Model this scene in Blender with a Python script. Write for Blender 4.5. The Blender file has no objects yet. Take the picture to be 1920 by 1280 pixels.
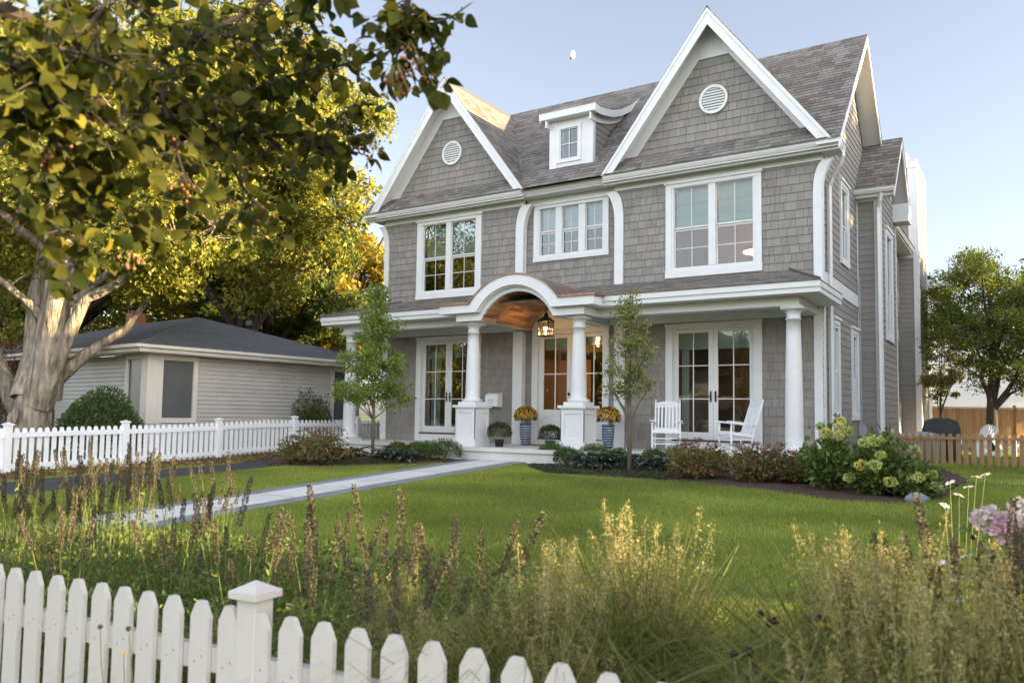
import bpy, math, random
import numpy as np
from mathutils import Vector, Matrix
R_=random.Random(7); NP=np.random.default_rng(11)
S=bpy.context.scene; COL=S.collection
PI=math.pi
# ------------------------------------------------------------ materials
MT={}
def nodes(name):
    m=bpy.data.materials.new(name); m.use_nodes=True; nt=m.node_tree; nt.nodes.clear()
    out=nt.nodes.new('ShaderNodeOutputMaterial'); MT[name]=m
    return m,nt,out
def N(nt,t,**k):
    n=nt.nodes.new(t)
    for a,b in k.items():
        if a in n.inputs.keys() if hasattr(n.inputs,'keys') else False: n.inputs[a].default_value=b
        else: setattr(n,a,b)
    return n
def rgb(c): return (c[0],c[1],c[2],1)
def mat(name,col,rough=.6,var=.12,scale=3.0,attr=False,spec=.4,bump=0,bscale=40,metal=0,stretch=(1,1,1),dirt=None,trans=0,coat=0,bdist=.01):
    """procedural: base colour with noise mottling, optional per-board tone attribute, optional fine bump, optional translucency"""
    m,nt,out=nodes(name); L=nt.links.new
    tc=N(nt,'ShaderNodeTexCoord'); mp=N(nt,'ShaderNodeMapping'); mp.inputs['Scale'].default_value=stretch
    L(tc.outputs['Object'],mp.inputs[0])
    nz=N(nt,'ShaderNodeTexNoise'); nz.inputs['Scale'].default_value=scale; nz.inputs['Detail'].default_value=5
    L(mp.outputs[0],nz.inputs['Vector'])
    mr=N(nt,'ShaderNodeMapRange'); mr.inputs['From Min'].default_value=.3; mr.inputs['From Max'].default_value=.7
    mr.inputs['To Min'].default_value=1-var; mr.inputs['To Max'].default_value=1+var
    L(nz.outputs['Fac'],mr.inputs['Value'])
    mul=N(nt,'ShaderNodeMix',data_type='RGBA',blend_type='MULTIPLY'); mul.inputs[0].default_value=1
    mul.inputs[6].default_value=rgb(col); L(mr.outputs[0],mul.inputs[7]); c=mul.outputs[2]
    if dirt:
        nz2=N(nt,'ShaderNodeTexNoise'); nz2.inputs['Scale'].default_value=dirt[1]; nz2.inputs['Detail'].default_value=8
        L(tc.outputs['Object'],nz2.inputs['Vector'])
        m2=N(nt,'ShaderNodeMapRange'); m2.inputs['From Min'].default_value=.52; m2.inputs['From Max'].default_value=.72; m2.inputs['To Max'].default_value=dirt[2]
        L(nz2.outputs['Fac'],m2.inputs['Value'])
        mx=N(nt,'ShaderNodeMix',data_type='RGBA'); L(m2.outputs[0],mx.inputs[0]); L(c,mx.inputs[6]); mx.inputs[7].default_value=rgb(dirt[0]); c=mx.outputs[2]
    if attr:
        at=N(nt,'ShaderNodeAttribute',attribute_name='Col'); m3=N(nt,'ShaderNodeMix',data_type='RGBA',blend_type='MULTIPLY'); m3.inputs[0].default_value=1
        L(c,m3.inputs[6]); L(at.outputs['Color'],m3.inputs[7]); c=m3.outputs[2]
    b=N(nt,'ShaderNodeBsdfPrincipled'); L(c,b.inputs['Base Color']); b.inputs['Roughness'].default_value=rough
    b.inputs['Specular IOR Level'].default_value=spec; b.inputs['Metallic'].default_value=metal; b.inputs['Coat Weight'].default_value=coat
    if bump:
        nb=N(nt,'ShaderNodeTexNoise'); nb.inputs['Scale'].default_value=bscale; nb.inputs['Detail'].default_value=4
        L(mp.outputs[0],nb.inputs['Vector']); bp=N(nt,'ShaderNodeBump'); bp.inputs['Strength'].default_value=bump; bp.inputs['Distance'].default_value=bdist
        L(nb.outputs['Fac'],bp.inputs['Height']); L(bp.outputs[0],b.inputs['Normal'])
    sh=b.outputs[0]
    if trans:
        t=N(nt,'ShaderNodeBsdfTranslucent'); L(c,t.inputs['Color']); ms=N(nt,'ShaderNodeMixShader'); ms.inputs[0].default_value=trans
        L(sh,ms.inputs[1]); L(t.outputs[0],ms.inputs[2]); sh=ms.outputs[0]
    L(sh,out.inputs[0]); return m
def emis(name,col,st):
    m,nt,out=nodes(name); e=N(nt,'ShaderNodeEmission'); e.inputs[0].default_value=rgb(col); e.inputs[1].default_value=st
    nt.links.new(e.outputs[0],out.inputs[0]); return m
def glass(name,tint=(.85,.9,.9),refl=1.6,rough=0.0):
    m,nt,out=nodes(name); L=nt.links.new
    t=N(nt,'ShaderNodeBsdfTransparent'); t.inputs[0].default_value=rgb(tint)
    g=N(nt,'ShaderNodeBsdfGlossy'); g.inputs['Roughness'].default_value=rough; g.inputs[0].default_value=(1,1,1,1)
    f=N(nt,'ShaderNodeFresnel'); f.inputs[0].default_value=1.5; mm=N(nt,'ShaderNodeMath',operation='MULTIPLY',use_clamp=True); mm.inputs[1].default_value=refl
    tc=N(nt,'ShaderNodeTexCoord'); nz=N(nt,'ShaderNodeTexNoise'); nz.inputs['Scale'].default_value=1.6; L(tc.outputs['Object'],nz.inputs['Vector'])
    bp=N(nt,'ShaderNodeBump'); bp.inputs['Strength'].default_value=.05; bp.inputs['Distance'].default_value=.03; L(nz.outputs['Fac'],bp.inputs['Height']); L(bp.outputs[0],g.inputs['Normal'])
    L(f.outputs[0],mm.inputs[0]); ms=N(nt,'ShaderNodeMixShader'); L(mm.outputs[0],ms.inputs[0]); L(t.outputs[0],ms.inputs[1]); L(g.outputs[0],ms.inputs[2]); L(ms.outputs[0],out.inputs[0]); return m
def foliage(name,col,col2,trans=.35,scale=.6,rough=.55,spec=.3):
    """leaf: two tints mixed by a large noise and a per-leaf tone"""
    m,nt,out=nodes(name); L=nt.links.new
    tc=N(nt,'ShaderNodeTexCoord'); nz=N(nt,'ShaderNodeTexNoise'); nz.inputs['Scale'].default_value=scale; nz.inputs['Detail'].default_value=3
    L(tc.outputs['Object'],nz.inputs['Vector']); at=N(nt,'ShaderNodeAttribute',attribute_name='Col')
    sp=N(nt,'ShaderNodeSeparateColor'); L(at.outputs['Color'],sp.inputs[0])
    ad=N(nt,'ShaderNodeMath',operation='ADD'); L(nz.outputs['Fac'],ad.inputs[0]); L(sp.outputs[1],ad.inputs[1])
    mr=N(nt,'ShaderNodeMapRange'); mr.inputs['From Min'].default_value=.65; mr.inputs['From Max'].default_value=1.35; L(ad.outputs[0],mr.inputs['Value'])
    mx=N(nt,'ShaderNodeMix',data_type='RGBA'); L(mr.outputs[0],mx.inputs[0]); mx.inputs[6].default_value=rgb(col); mx.inputs[7].default_value=rgb(col2)
    mu=N(nt,'ShaderNodeMix',data_type='RGBA',blend_type='MULTIPLY'); mu.inputs[0].default_value=1; L(mx.outputs[2],mu.inputs[6])
    cb=N(nt,'ShaderNodeCombineColor')
    for i in range(3): L(sp.outputs[0],cb.inputs[i])
    L(cb.outputs[0],mu.inputs[7]); c=mu.outputs[2]
    b=N(nt,'ShaderNodeBsdfPrincipled'); L(c,b.inputs['Base Color']); b.inputs['Roughness'].default_value=rough; b.inputs['Specular IOR Level'].default_value=spec
    t=N(nt,'ShaderNodeBsdfTranslucent'); ty=N(nt,'ShaderNodeMix',data_type='RGBA',blend_type='MULTIPLY'); ty.inputs[0].default_value=1; L(c,ty.inputs[6]); ty.inputs[7].default_value=(1.3,1.25,.55,1)
    L(ty.outputs[2],t.inputs[0]); ms=N(nt,'ShaderNodeMixShader'); ms.inputs[0].default_value=trans; L(b.outputs[0],ms.inputs[1]); L(t.outputs[0],ms.inputs[2]); L(ms.outputs[0],out.inputs[0]); return m

mat('white',(.72,.72,.71),.45,.03,4,bump=.05,bscale=60,dirt=((.6,.58,.53),1.3,.12))
mat('white_fence',(.60,.565,.52),.6,.05,6,bump=.15,bscale=90,stretch=(1,1,.15),dirt=((.5,.46,.4),7,.3))
mat('vinyl_fence',(.82,.83,.84),.4,.03,2)
mat('shingle_gray',(.262,.240,.215),.75,.07,9,attr=True,dirt=((.19,.175,.155),.9,.35),bump=.25,bscale=60,stretch=(1,1,.2))
mat('siding_gray',(.27,.248,.224),.7,.05,9,attr=True,dirt=((.2,.185,.165),.7,.3),bump=.18,bscale=60,stretch=(.2,.2,1))
mat('roof_shingle',(.205,.186,.168),.95,.3,26,attr=True,bump=.6,bscale=300,spec=.15)
mat('ridge_dark',(.10,.088,.08),.95,.2,30,attr=True)
mat('copper',(.26,.175,.14),.42,.35,5,metal=.75,dirt=((.2,.15,.13),6,.7))
mat('copper_bright',(.36,.19,.125),.5,.25,8,metal=.8)
mat('wood_ceiling',(.46,.235,.11),.55,.25,7,attr=True,stretch=(3,.25,3),bump=.05,coat=.05,spec=.3)
mat('concrete',(.60,.58,.54),.85,.10,1.2,bump=.2,bscale=150,dirt=((.38,.36,.33),2.2,.3))
mat('limestone',(.60,.58,.54),.85,.07,1.5,bump=.2,bscale=120,dirt=((.42,.4,.37),3.5,.35))
mat('bluestone',(.21,.225,.235),.8,.12,2.5,bump=.2,bscale=80,dirt=((.3,.3,.29),4,.4))
mat('asphalt',(.045,.045,.047),.85,.2,3,bump=.6,bscale=400,dirt=((.075,.072,.07),1.1,.5))
mat('mulch',(.075,.048,.032),.95,.45,30,attr=True,bump=.8,bscale=90)
mat('soil_lawn',(.11,.14,.04),.95,.3,14,bump=.5,bscale=120,dirt=((.10,.10,.04),3,.5))
mat('black_iron',(.015,.014,.013),.45,.2,20)
mat('bronze',(.03,.025,.02),.35,.2,20,metal=.6)
mat('threshold',(.035,.028,.022),.6,.2,10)
mat('blind',(.52,.62,.56),.85,.06,3,trans=.35,stretch=(.3,1,6))
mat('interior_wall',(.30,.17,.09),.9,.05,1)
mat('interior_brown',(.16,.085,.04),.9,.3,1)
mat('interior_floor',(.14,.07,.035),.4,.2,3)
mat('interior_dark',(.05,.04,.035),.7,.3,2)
mat('curtain',(.45,.47,.42),.9,.1,2,stretch=(14,14,.2))
mat('chair_white',(.82,.83,.84),.35,.02,5)
mat('meter_gray',(.38,.40,.42),.4,.05,8,metal=.2)
mat('pot_blue',(.045,.07,.12),.18,.3,6,coat=.6)
mat('pot_pale',(.34,.39,.45),.22,.2,10,coat=.5)
mat('pot_green',(.02,.045,.03),.45,.1,10)
mat('doormat',(.20,.12,.07),.95,.2,40)
mat('bark',(.145,.115,.085),.95,.3,5,bump=1.0,bdist=.03,bscale=14,stretch=(1,1,.16),dirt=((.26,.22,.17),3,.5))
mat('bark_pale',(.29,.24,.185),.95,.6,9,bump=1.0,bdist=.12,bscale=11,stretch=(1,1,.22),dirt=((.11,.105,.06),1.6,.85))
mat('bark_dark',(.06,.045,.035),.9,.3,6,bump=.6,bscale=12,stretch=(1,1,.2))
mat('stem',(.14,.17,.05),.7,.3,8)
mat('stem_dry',(.25,.23,.10),.8,.25,8)
mat('cedar',(.40,.24,.12),.8,.25,4,attr=True,stretch=(6,6,.5),bump=.3,bscale=30)
mat('cedar_gray',(.10,.085,.065),.9,.25,4,attr=True,stretch=(6,6,.5))
mat('vinyl_siding',(.46,.435,.40),.6,.05,2,attr=True)
mat('vinyl_white',(.74,.74,.73),.6,.04,2,attr=True)
mat('trim_cream',(.62,.58,.52),.55,.04,3)
mat('ranch_roof',(.115,.12,.127),.95,.3,20,attr=True,bump=.5,bscale=200)
mat('brick',(.36,.15,.08),.9,.3,14,attr=True)
mat('dark_glass',(.035,.035,.035),.12,.2,1,spec=.8)
mat('screen_glass',(.09,.095,.095),.35,.15,1.2,spec=.6)
mat('grill_cover',(.025,.027,.032),.45,.2,4,bump=.3,bscale=6)
mat('seedhead',(.018,.012,.010),.95,.3,60)
mat('spike',(.105,.093,.058),.95,.3,50,attr=True)
mat('petal_white',(.85,.84,.86),.6,.03,5,trans=.3)
mat('petal_pink',(.85,.62,.66),.6,.12,9,trans=.35,attr=True)
mat('petal_yellow',(.80,.42,.02),.6,.15,9,trans=.2,attr=True)
mat('petal_lime',(.50,.56,.22),.7,.15,6,trans=.25,attr=True)
mat('daisy_eye',(.75,.45,.03),.8,.2,40)
mat('berry',(.30,.13,.045),.4,.3,20,attr=True)
mat('moon_rock',(.8,.8,.8),1,.04,.25)
emis('bulb',(1,.60,.22),60); emis('lamp_glow',(1,.62,.28),14)
glass('pane',refl=1.05); glass('lantern_glass',(.95,.93,.88),.8)
foliage('leaf_maple',(.12,.15,.025),(.33,.30,.045)); foliage('leaf_gold',(.28,.25,.035),(.48,.37,.06))
foliage('leaf_dark',(.06,.095,.022),(.14,.17,.035)); foliage('leaf_pear',(.030,.043,.007),(.10,.10,.016),trans=.42,scale=8,rough=.6,spec=.15)
foliage('leaf_pear_yellow',(.13,.14,.022),(.24,.20,.03),trans=.45,scale=8,rough=.55,spec=.2)
foliage('leaf_mid',(.10,.145,.03),(.20,.225,.045)); foliage('clover',(.12,.20,.035),(.18,.27,.05))
foliage('leaf_sapling',(.14,.22,.04),(.25,.31,.07),trans=.4,scale=2); foliage('leaf_sapling_dull',(.15,.21,.055),(.28,.28,.09),trans=.35,scale=2)
foliage('leaf_box',(.05,.095,.02),(.10,.17,.035),trans=.2,scale=5); foliage('leaf_yew',(.045,.085,.022),(.085,.135,.035),trans=.15,scale=4)
foliage('leaf_hosta',(.075,.105,.085),(.13,.165,.135),trans=.2,scale=5); foliage('leaf_red',(.12,.17,.045),(.28,.15,.085),trans=.3,scale=3)
foliage('leaf_rust',(.14,.07,.05),(.24,.11,.08),trans=.3,scale=5)
foliage('leaf_yellowgreen',(.10,.12,.03),(.24,.20,.05),trans=.3,scale=4); foliage('leaf_mum',(.05,.075,.02),(.07,.09,.03),trans=.2,scale=6)
foliage('leaf_hyd',(.07,.13,.03),(.17,.21,.05),trans=.3,scale=3)
foliage('grass',(.20,.265,.045),(.34,.37,.085),trans=.35,scale=1.1,rough=.6); foliage('grass_long',(.14,.175,.045),(.31,.30,.09),trans=.35,scale=1.5)
foliage('grass_dry',(.27,.25,.10),(.46,.40,.18),trans=.3,scale=2); foliage('creeper',(.04,.055,.022),(.075,.08,.045),trans=.15,scale=4)
# ------------------------------------------------------------ mesh builder
SPLIT=set('porch_wall upper_wall frieze_board corner_board curtain soffit roof ridge_cap rake_board side_wall gable_rake gable_trim side_bay_wall side_bay_trim side_bay_roof rear_wall rear_roof chimney_trim chimney_cap rear_wing porch_hip_cap porch_fascia porch_ceiling porch_beam portico_fascia portico_beam copper_drip_edge band_board furniture blind pane bulb candle_sleeve lantern_pane stretcher rail boards fascia gutter hip_cap dormer door_knob conduit chimney'.split())
class MB:
    def __init__(s): s.v=[];s.f=[];s.c=[];s.mi=[];s.m=0;s.col=(1,1,1);s.pc=[]
    def add(s,vs,fs,col=None,m=None):
        b=len(s.v); s.v.extend([tuple(map(float,v)) for v in vs]); s.pc.append((b,len(s.v),len(s.f),len(s.f)+len(fs)))
        for f in fs: s.f.append(tuple(b+i for i in f)); s.c.append(col or s.col); s.mi.append(s.m if m is None else m)
    def box(s,x0,x1,y0,y1,z0,z1,col=None,m=None):
        if x0>x1:x0,x1=x1,x0
        if y0>y1:y0,y1=y1,y0
        if z0>z1:z0,z1=z1,z0
        s.add([(x0,y0,z0),(x1,y0,z0),(x1,y1,z0),(x0,y1,z0),(x0,y0,z1),(x1,y0,z1),(x1,y1,z1),(x0,y1,z1)],
          [(0,3,2,1),(4,5,6,7),(0,1,5,4),(1,2,6,5),(2,3,7,6),(3,0,4,7)],col,m)
    def prism(s,poly,y0,y1,ax='y',col=None,m=None):
        """poly in (x,z) extruded y0..y1 (ax y) ; ax x: poly in (y,z) extruded in x ; ax z: poly (x,y)"""
        n=len(poly)
        def P(a,b,t): return (a,t,b) if ax=='y' else ((t,a,b) if ax=='x' else (a,b,t))
        vs=[P(a,b,y0) for a,b in poly]+[P(a,b,y1) for a,b in poly]
        s.add(vs,[tuple(range(n)),tuple(range(2*n-1,n-1,-1))]+[(i,(i+1)%n,(i+1)%n+n,i+n) for i in range(n)],col,m)
    def strip(s,A,B,y0,y1,col=None,m=None):
        """solid between two equal-length polylines A (outer) and B (inner) in xz, thickness y0..y1"""
        n=len(A); vs=[(a[0],y0,a[1]) for a in A]+[(b[0],y0,b[1]) for b in B]+[(a[0],y1,a[1]) for a in A]+[(b[0],y1,b[1]) for b in B]
        fs=[]
        for i in range(n-1):
            fs+= [(i,i+1,n+i+1,n+i),(2*n+i,3*n+i,3*n+i+1,2*n+i+1),(i,2*n+i,2*n+i+1,i+1),(n+i,n+i+1,3*n+i+1,3*n+i)]
        fs+= [(0,n,3*n,2*n),(n-1,3*n-1,4*n-1,2*n-1)]
        s.add(vs,fs,col,m)
    def tube(s,pts,rad,seg=6,col=None,m=None,cap=True):
        pts=[Vector(p) for p in pts]; n=len(pts)
        if not hasattr(rad,'__len__'): rad=[rad]*n
        vs=[];up=Vector((0,0,1)); prev=None
        for i,p in enumerate(pts):
            d=(pts[min(i+1,n-1)]-pts[max(i-1,0)])
            if d.length<1e-9: d=Vector((0,0,1))
            d.normalize()
            if prev is None:
                a=d.cross(Vector((0,1,0)) if abs(d.y)<.9 else Vector((1,0,0))).normalized()
            else: a=(prev-d*prev.dot(d)); a=a.normalized() if a.length>1e-6 else d.orthogonal().normalized()
            prev=a; b=d.cross(a)
            for k in range(seg):
                t=2*PI*k/seg; vs.append(p+(a*math.cos(t)+b*math.sin(t))*rad[i])
        fs=[(i*seg+k,i*seg+(k+1)%seg,(i+1)*seg+(k+1)%seg,(i+1)*seg+k) for i in range(n-1) for k in range(seg)]
        if cap: fs+= [tuple(range(seg-1,-1,-1)),tuple((n-1)*seg+k for k in range(seg))]
        s.add(vs,fs,col,m)
    def lathe(s,prof,c=(0,0,0),seg=24,col=None,m=None):
        vs=[];n=len(prof)
        for r,z in prof:
            for k in range(seg):
                t=2*PI*k/seg; vs.append((c[0]+r*math.cos(t),c[1]+r*math.sin(t),c[2]+z))
        fs=[(i*seg+k,i*seg+(k+1)%seg,(i+1)*seg+(k+1)%seg,(i+1)*seg+k) for i in range(n-1) for k in range(seg)]
        fs+= [tuple(range(seg-1,-1,-1)),tuple((n-1)*seg+k for k in range(seg))]
        s.add(vs,fs,col,m)
    def blob(s,c,r,seg=8,rings=5,col=None,m=None,jit=0):
        prof=[]
        if not hasattr(r,'__len__'): r=(r,r,r)
        vs=[(c[0],c[1],c[2]-r[2])]
        for i in range(1,rings):
            a=-PI/2+PI*i/rings
            for k in range(seg):
                t=2*PI*k/seg; j=1+jit*(R_.random()-.5)
                vs.append((c[0]+r[0]*j*math.cos(a)*math.cos(t),c[1]+r[1]*j*math.cos(a)*math.sin(t),c[2]+r[2]*j*math.sin(a)))
        vs.append((c[0],c[1],c[2]+r[2])); L=len(vs)-1
        fs=[(0,1+(k+1)%seg,1+k) for k in range(seg)]+[(1+i*seg+k,1+i*seg+(k+1)%seg,1+(i+1)*seg+(k+1)%seg,1+(i+1)*seg+k) for i in range(rings-2) for k in range(seg)]
        fs+= [(L,1+(rings-2)*seg+k,1+(rings-2)*seg+(k+1)%seg) for k in range(seg)]
        s.add(vs,fs,col,m)
    def split(s,tol=.012):
        """group touching pieces; returns one MB per separate group"""
        n=len(s.pc)
        if n<2 or n>6000: return [s]
        V=np.array(s.v); lo=np.array([V[a:b].min(0) if b>a else [9e9]*3 for a,b,_,_ in s.pc])-tol; hi=np.array([V[a:b].max(0) if b>a else [-9e9]*3 for a,b,_,_ in s.pc])+tol
        lab=np.full(n,-1); k=0
        for i in range(n):
            if lab[i]>=0: continue
            st=[i]; lab[i]=k
            while st:
                j=st.pop(); t=np.all((lo<=hi[j])&(hi>=lo[j]),axis=1)&(lab<0); q=np.nonzero(t)[0]; lab[q]=k; st.extend(q.tolist())
            k+=1
        if k==1 or k>60: return [s]
        out=[MB() for _ in range(k)]
        for (a,b,f0,f1),l in zip(s.pc,lab):
            m=out[l]; o=len(m.v); m.pc.append((o,o+b-a,len(m.f),len(m.f)+f1-f0)); m.v.extend(s.v[a:b]); m.f.extend(tuple(i-a+o for i in f) for f in s.f[f0:f1]); m.c.extend(s.c[f0:f1]); m.mi.extend(s.mi[f0:f1])
        return [m for m in out if m.f]
    def build(s,name,mats,parent=None,smooth=False,bevel=0,world=True,label=None):
        if name in SPLIT:
            ps=s.split(.06 if name in('curtain',) else .012)
            if len(ps)>1: return [p._build(name,mats,parent,smooth,bevel,world,label) for p in ps][0]
        return s._build(name,mats,parent,smooth,bevel,world,label)
    def _build(s,name,mats,parent=None,smooth=False,bevel=0,world=True,label=None):
        if isinstance(mats,str): mats=[mats]
        me=bpy.data.meshes.new(name); V=np.array(s.v,dtype=np.float32).reshape(-1,3)
        off=Vector((0,0,0))
        if parent is not None and world: off=parent_world(parent); V=V-np.array(off,dtype=np.float32)
        me.from_pydata([tuple(map(float,v)) for v in V],[],s.f)
        for x in mats: me.materials.append(MT[x])
        me.polygons.foreach_set('material_index',s.mi)
        if any(c!=(1,1,1) for c in s.c):
            a=me.attributes.new('Col','FLOAT_COLOR','FACE'); a.data.foreach_set('color',[x for c in s.c for x in (c[0],c[1],c[2],1)])
        else:
            a=me.attributes.new('Col','FLOAT_COLOR','FACE'); a.data.foreach_set('color',[1.0]*4*len(s.f))
        if smooth: me.polygons.foreach_set('use_smooth',[True]*len(me.polygons))
        me.update()
        o=bpy.data.objects.new(name,me); COL.objects.link(o)
        if parent is not None: o.parent=parent
        if bevel:
            b=o.modifiers.new('b','BEVEL'); b.width=bevel; b.segments=2; b.limit_method='ANGLE'
        if label: o['label']=label
        return o
def parent_world(p):
    v=Vector((0,0,0))
    while p is not None: v+=p.location; p=p.parent
    return v
def tag(o,label,cat,group=None,kind=None):
    if label: o['label']=label
    if cat: o['category']=cat
    if group: o['group']=group
    if kind: o['kind']=kind
    return o
def thing(name,label,cat,loc=(0,0,0),rz=0,group=None):
    o=bpy.data.objects.new(name,None); COL.objects.link(o); o.location=loc; o.rotation_euler=(0,0,rz); o.empty_display_size=.2
    return tag(o,label,cat,group)
def struct(o): o['kind']='structure'; return o
def dup(root,loc,rz=None,label=None,scale=None,group=None):
    def cp(o,par):
        c=o.copy(); COL.objects.link(c)
        if par is not None: c.parent=par
        for ch in o.children: cp(ch,c)
        return c
    r=cp(root,None); r.location=loc
    if rz is not None: r.rotation_euler=(0,0,rz)
    if label: r['label']=label
    if group: r['group']=group
    if scale: r.scale=(scale,)*3 if not hasattr(scale,'__len__') else scale
    return r
def mesh_np(name,V,F,C,mats,parent=None,midx=None,smooth=False,local=False):
    """fast mesh from numpy arrays; F (m,k) with k 3 or 4; C (m,3)"""
    me=bpy.data.meshes.new(name); V=np.asarray(V,dtype=np.float32)
    if parent is not None and not local: V=V-np.array(parent_world(parent),dtype=np.float32)
    F=np.asarray(F,dtype=np.int32); m,k=F.shape
    me.vertices.add(len(V)); me.vertices.foreach_set('co',V.ravel())
    me.loops.add(m*k); me.loops.foreach_set('vertex_index',F.ravel())
    me.polygons.add(m); me.polygons.foreach_set('loop_start',np.arange(m,dtype=np.int32)*k)
    try: me.polygons.foreach_set('loop_total',np.full(m,k,dtype=np.int32))
    except Exception: pass
    for x in ([mats] if isinstance(mats,str) else mats): me.materials.append(MT[x])
    if midx is not None: me.polygons.foreach_set('material_index',np.asarray(midx,dtype=np.int32))
    a=me.attributes.new('Col','FLOAT_COLOR','FACE'); C=np.asarray(C,dtype=np.float32); CC=np.ones((m,4),dtype=np.float32); CC[:,:3]=C
    a.data.foreach_set('color',CC.ravel())
    me.update(calc_edges=True)
    if smooth: me.polygons.foreach_set('use_smooth',np.ones(m,dtype=bool))
    o=bpy.data.objects.new(name,me); COL.objects.link(o)
    if parent is not None: o.parent=parent
    return o
# ------------------------------------------------------------ boards on a plane (shingles, lap siding, roof tabs, planks)
def clip(poly,a,b,c):
    out=[];n=len(poly)
    for i in range(n):
        p=poly[i];q=poly[(i+1)%n]; dp=a*p[0]+b*p[1]+c; dq=a*q[0]+b*q[1]+c
        if dp>=0: out.append(p)
        if (dp>=0)!=(dq>=0): t=dp/(dp-dq); out.append((p[0]+(q[0]-p[0])*t,p[1]+(q[1]-p[1])*t))
    return out
def clip_convex(poly,reg):
    n=len(reg)
    for i in range(n):
        p=reg[i];q=reg[(i+1)%n]; a=-(q[1]-p[1]); b=q[0]-p[0]; c=-(a*p[0]+b*p[1]); poly=clip(poly,a,b,c)
        if len(poly)<3: return []
    return poly
def ccw(r): return r if sum(r[i][0]*r[(i+1)%len(r)][1]-r[(i+1)%len(r)][0]*r[i][1] for i in range(len(r)))>0 else r[::-1]
def rect(u0,u1,v0,v1): return [(u0,v0),(u1,v0),(u1,v1),(u0,v1)]
def boards(mb,o,u,v,n,regs,h,w,tb=.016,tt=.003,gap=.004,tone=.08,v0=0,seed=1,tint=0,jog=0):
    """courses of height h, board widths w=(min,max), bottom/top thickness tb/tt, gap between boards"""
    rr=random.Random(seed); o=Vector(o);u=Vector(u);v=Vector(v);n=Vector(n); regs=[ccw(r) for r in regs]
    U0=min(p[0] for r in regs for p in r);U1=max(p[0] for r in regs for p in r);V0=min(p[1] for r in regs for p in r);V1=max(p[1] for r in regs for p in r)
    k=math.floor((V0-v0)/h)
    while v0+k*h<V1:
        a=v0+k*h; b=a+h; x=U0-rr.random()*w[1]
        while x<U1:
            ww=rr.uniform(*w); t=1+rr.uniform(-tone,tone); tn=rr.uniform(-tint,tint); j=rr.uniform(-jog,jog)
            R=[(x+gap/2,a+j),(x+ww-gap/2,a+j),(x+ww-gap/2,b+.002),(x+gap/2,b+.002)]
            for reg in regs:
                P=clip_convex(R,reg)
                if len(P)<3: continue
                vs=[];m=len(P)
                for p in P: th=tb+(tt-tb)*(p[1]-a)/h; vs.append(o+u*p[0]+v*p[1]+n*th)
                for p in P: vs.append(o+u*p[0]+v*p[1])
                mb.add(vs,[tuple(range(m))]+[((i+1)%m,i,i+m,(i+1)%m+m) for i in range(m)],(t+tn,t,t-tn))
            x+=ww
        k+=1
    # backing sheet
    for reg in regs: mb.add([o+u*p[0]+v*p[1]+n*.0005 for p in reg],[tuple(range(len(reg)))],(.35,.35,.35))
FR=lambda y:((0,y,0),(1,0,0),(0,0,1),(0,-1,0))        # front-facing wall plane at Y=y
SD=lambda x:((x,0,0),(0,1,0),(0,0,1),(1,0,0))         # right-facing wall plane at X=x
def g(x,y):
    z=-.42
    if y<-2.6: z+=.047*(y+2.6)
    if y<-17: z=-.42+.047*(-14.4)
    z-=.1*min(max((-9-x)/3,0),1)*min(max((y+9)/4,0),1)
    return z
# ============================================================ MAIN HOUSE
house=thing('house','large grey shingled house with white trim, arched portico and twin steep front gables','house',(-5.92,2,-.42))
XL,XR,FZ=-11.83,0.0,-.13
class Face:
    def __init__(s,kind,at): s.k=kind; s.at=at
    def box(s,mb,a0,a1,d0,d1,z0,z1,col=None,m=None):
        if s.k=='f': mb.box(a0,a1,s.at-d1,s.at-d0,z0,z1,col,m)
        else: mb.box(s.at+d0,s.at+d1,a0,a1,z0,z1,col,m)
    def fr(s): return FR(s.at) if s.k=='f' else SD(s.at)
def frame(F,mb,a0,a1,z0,z1,w,d0,d1,bot=None,top=None):
    """rectangular picture frame, pieces butted"""
    bot=w if bot is None else bot; top=w if top is None else top
    F.box(mb,a0,a0+w,d0,d1,z0,z1); F.box(mb,a1-w,a1,d0,d1,z0,z1)
    F.box(mb,a0+w,a1-w,d0,d1-.002,z0,z0+bot); F.box(mb,a0+w,a1-w,d0,d1-.002,z1-top,z1)
# ---- shingled front walls
mb=MB(); W=lambda y,regs,sd,h=.19,v0=-.13: boards(mb,*FR(y),regs,h,(.09,.27),tb=.02,tt=.004,gap=.006,tone=.11,v0=v0,seed=sd,tint=.012)
W(0,[rect(XL+.18,-10.58,FZ,2.70),rect(-8.47,-7.45,FZ,2.70)],1)
W(0,[rect(-4.38,-3.35,FZ,2.70),rect(-1.24,-.17,FZ,2.70)],2)
W(.15,[rect(-7.2,-6.98,FZ,2.70),rect(-4.86,-4.63,FZ,2.70)],3)
mb.build('porch_wall','shingle_gray',house)
mb=MB()
W(0,[rect(XL,-10.64,3.3,5.93),rect(-8.51,-7.18,3.3,5.93),rect(-10.64,-8.51,3.3,3.75)],4,.182,3.3)
W(0,[rect(-4.65,-3.35,3.3,5.93),rect(-1.22,0,3.3,5.93),rect(-3.35,-1.22,3.3,3.75)],5,.182,3.3)
W(.15,[rect(-7.25,-6.96,3.3,5.93),rect(-4.90,-4.6,3.3,5.93),rect(-6.96,-4.90,3.3,4.5)],6,.182,3.3)
mb.build('upper_wall','shingle_gray',house)
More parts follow.
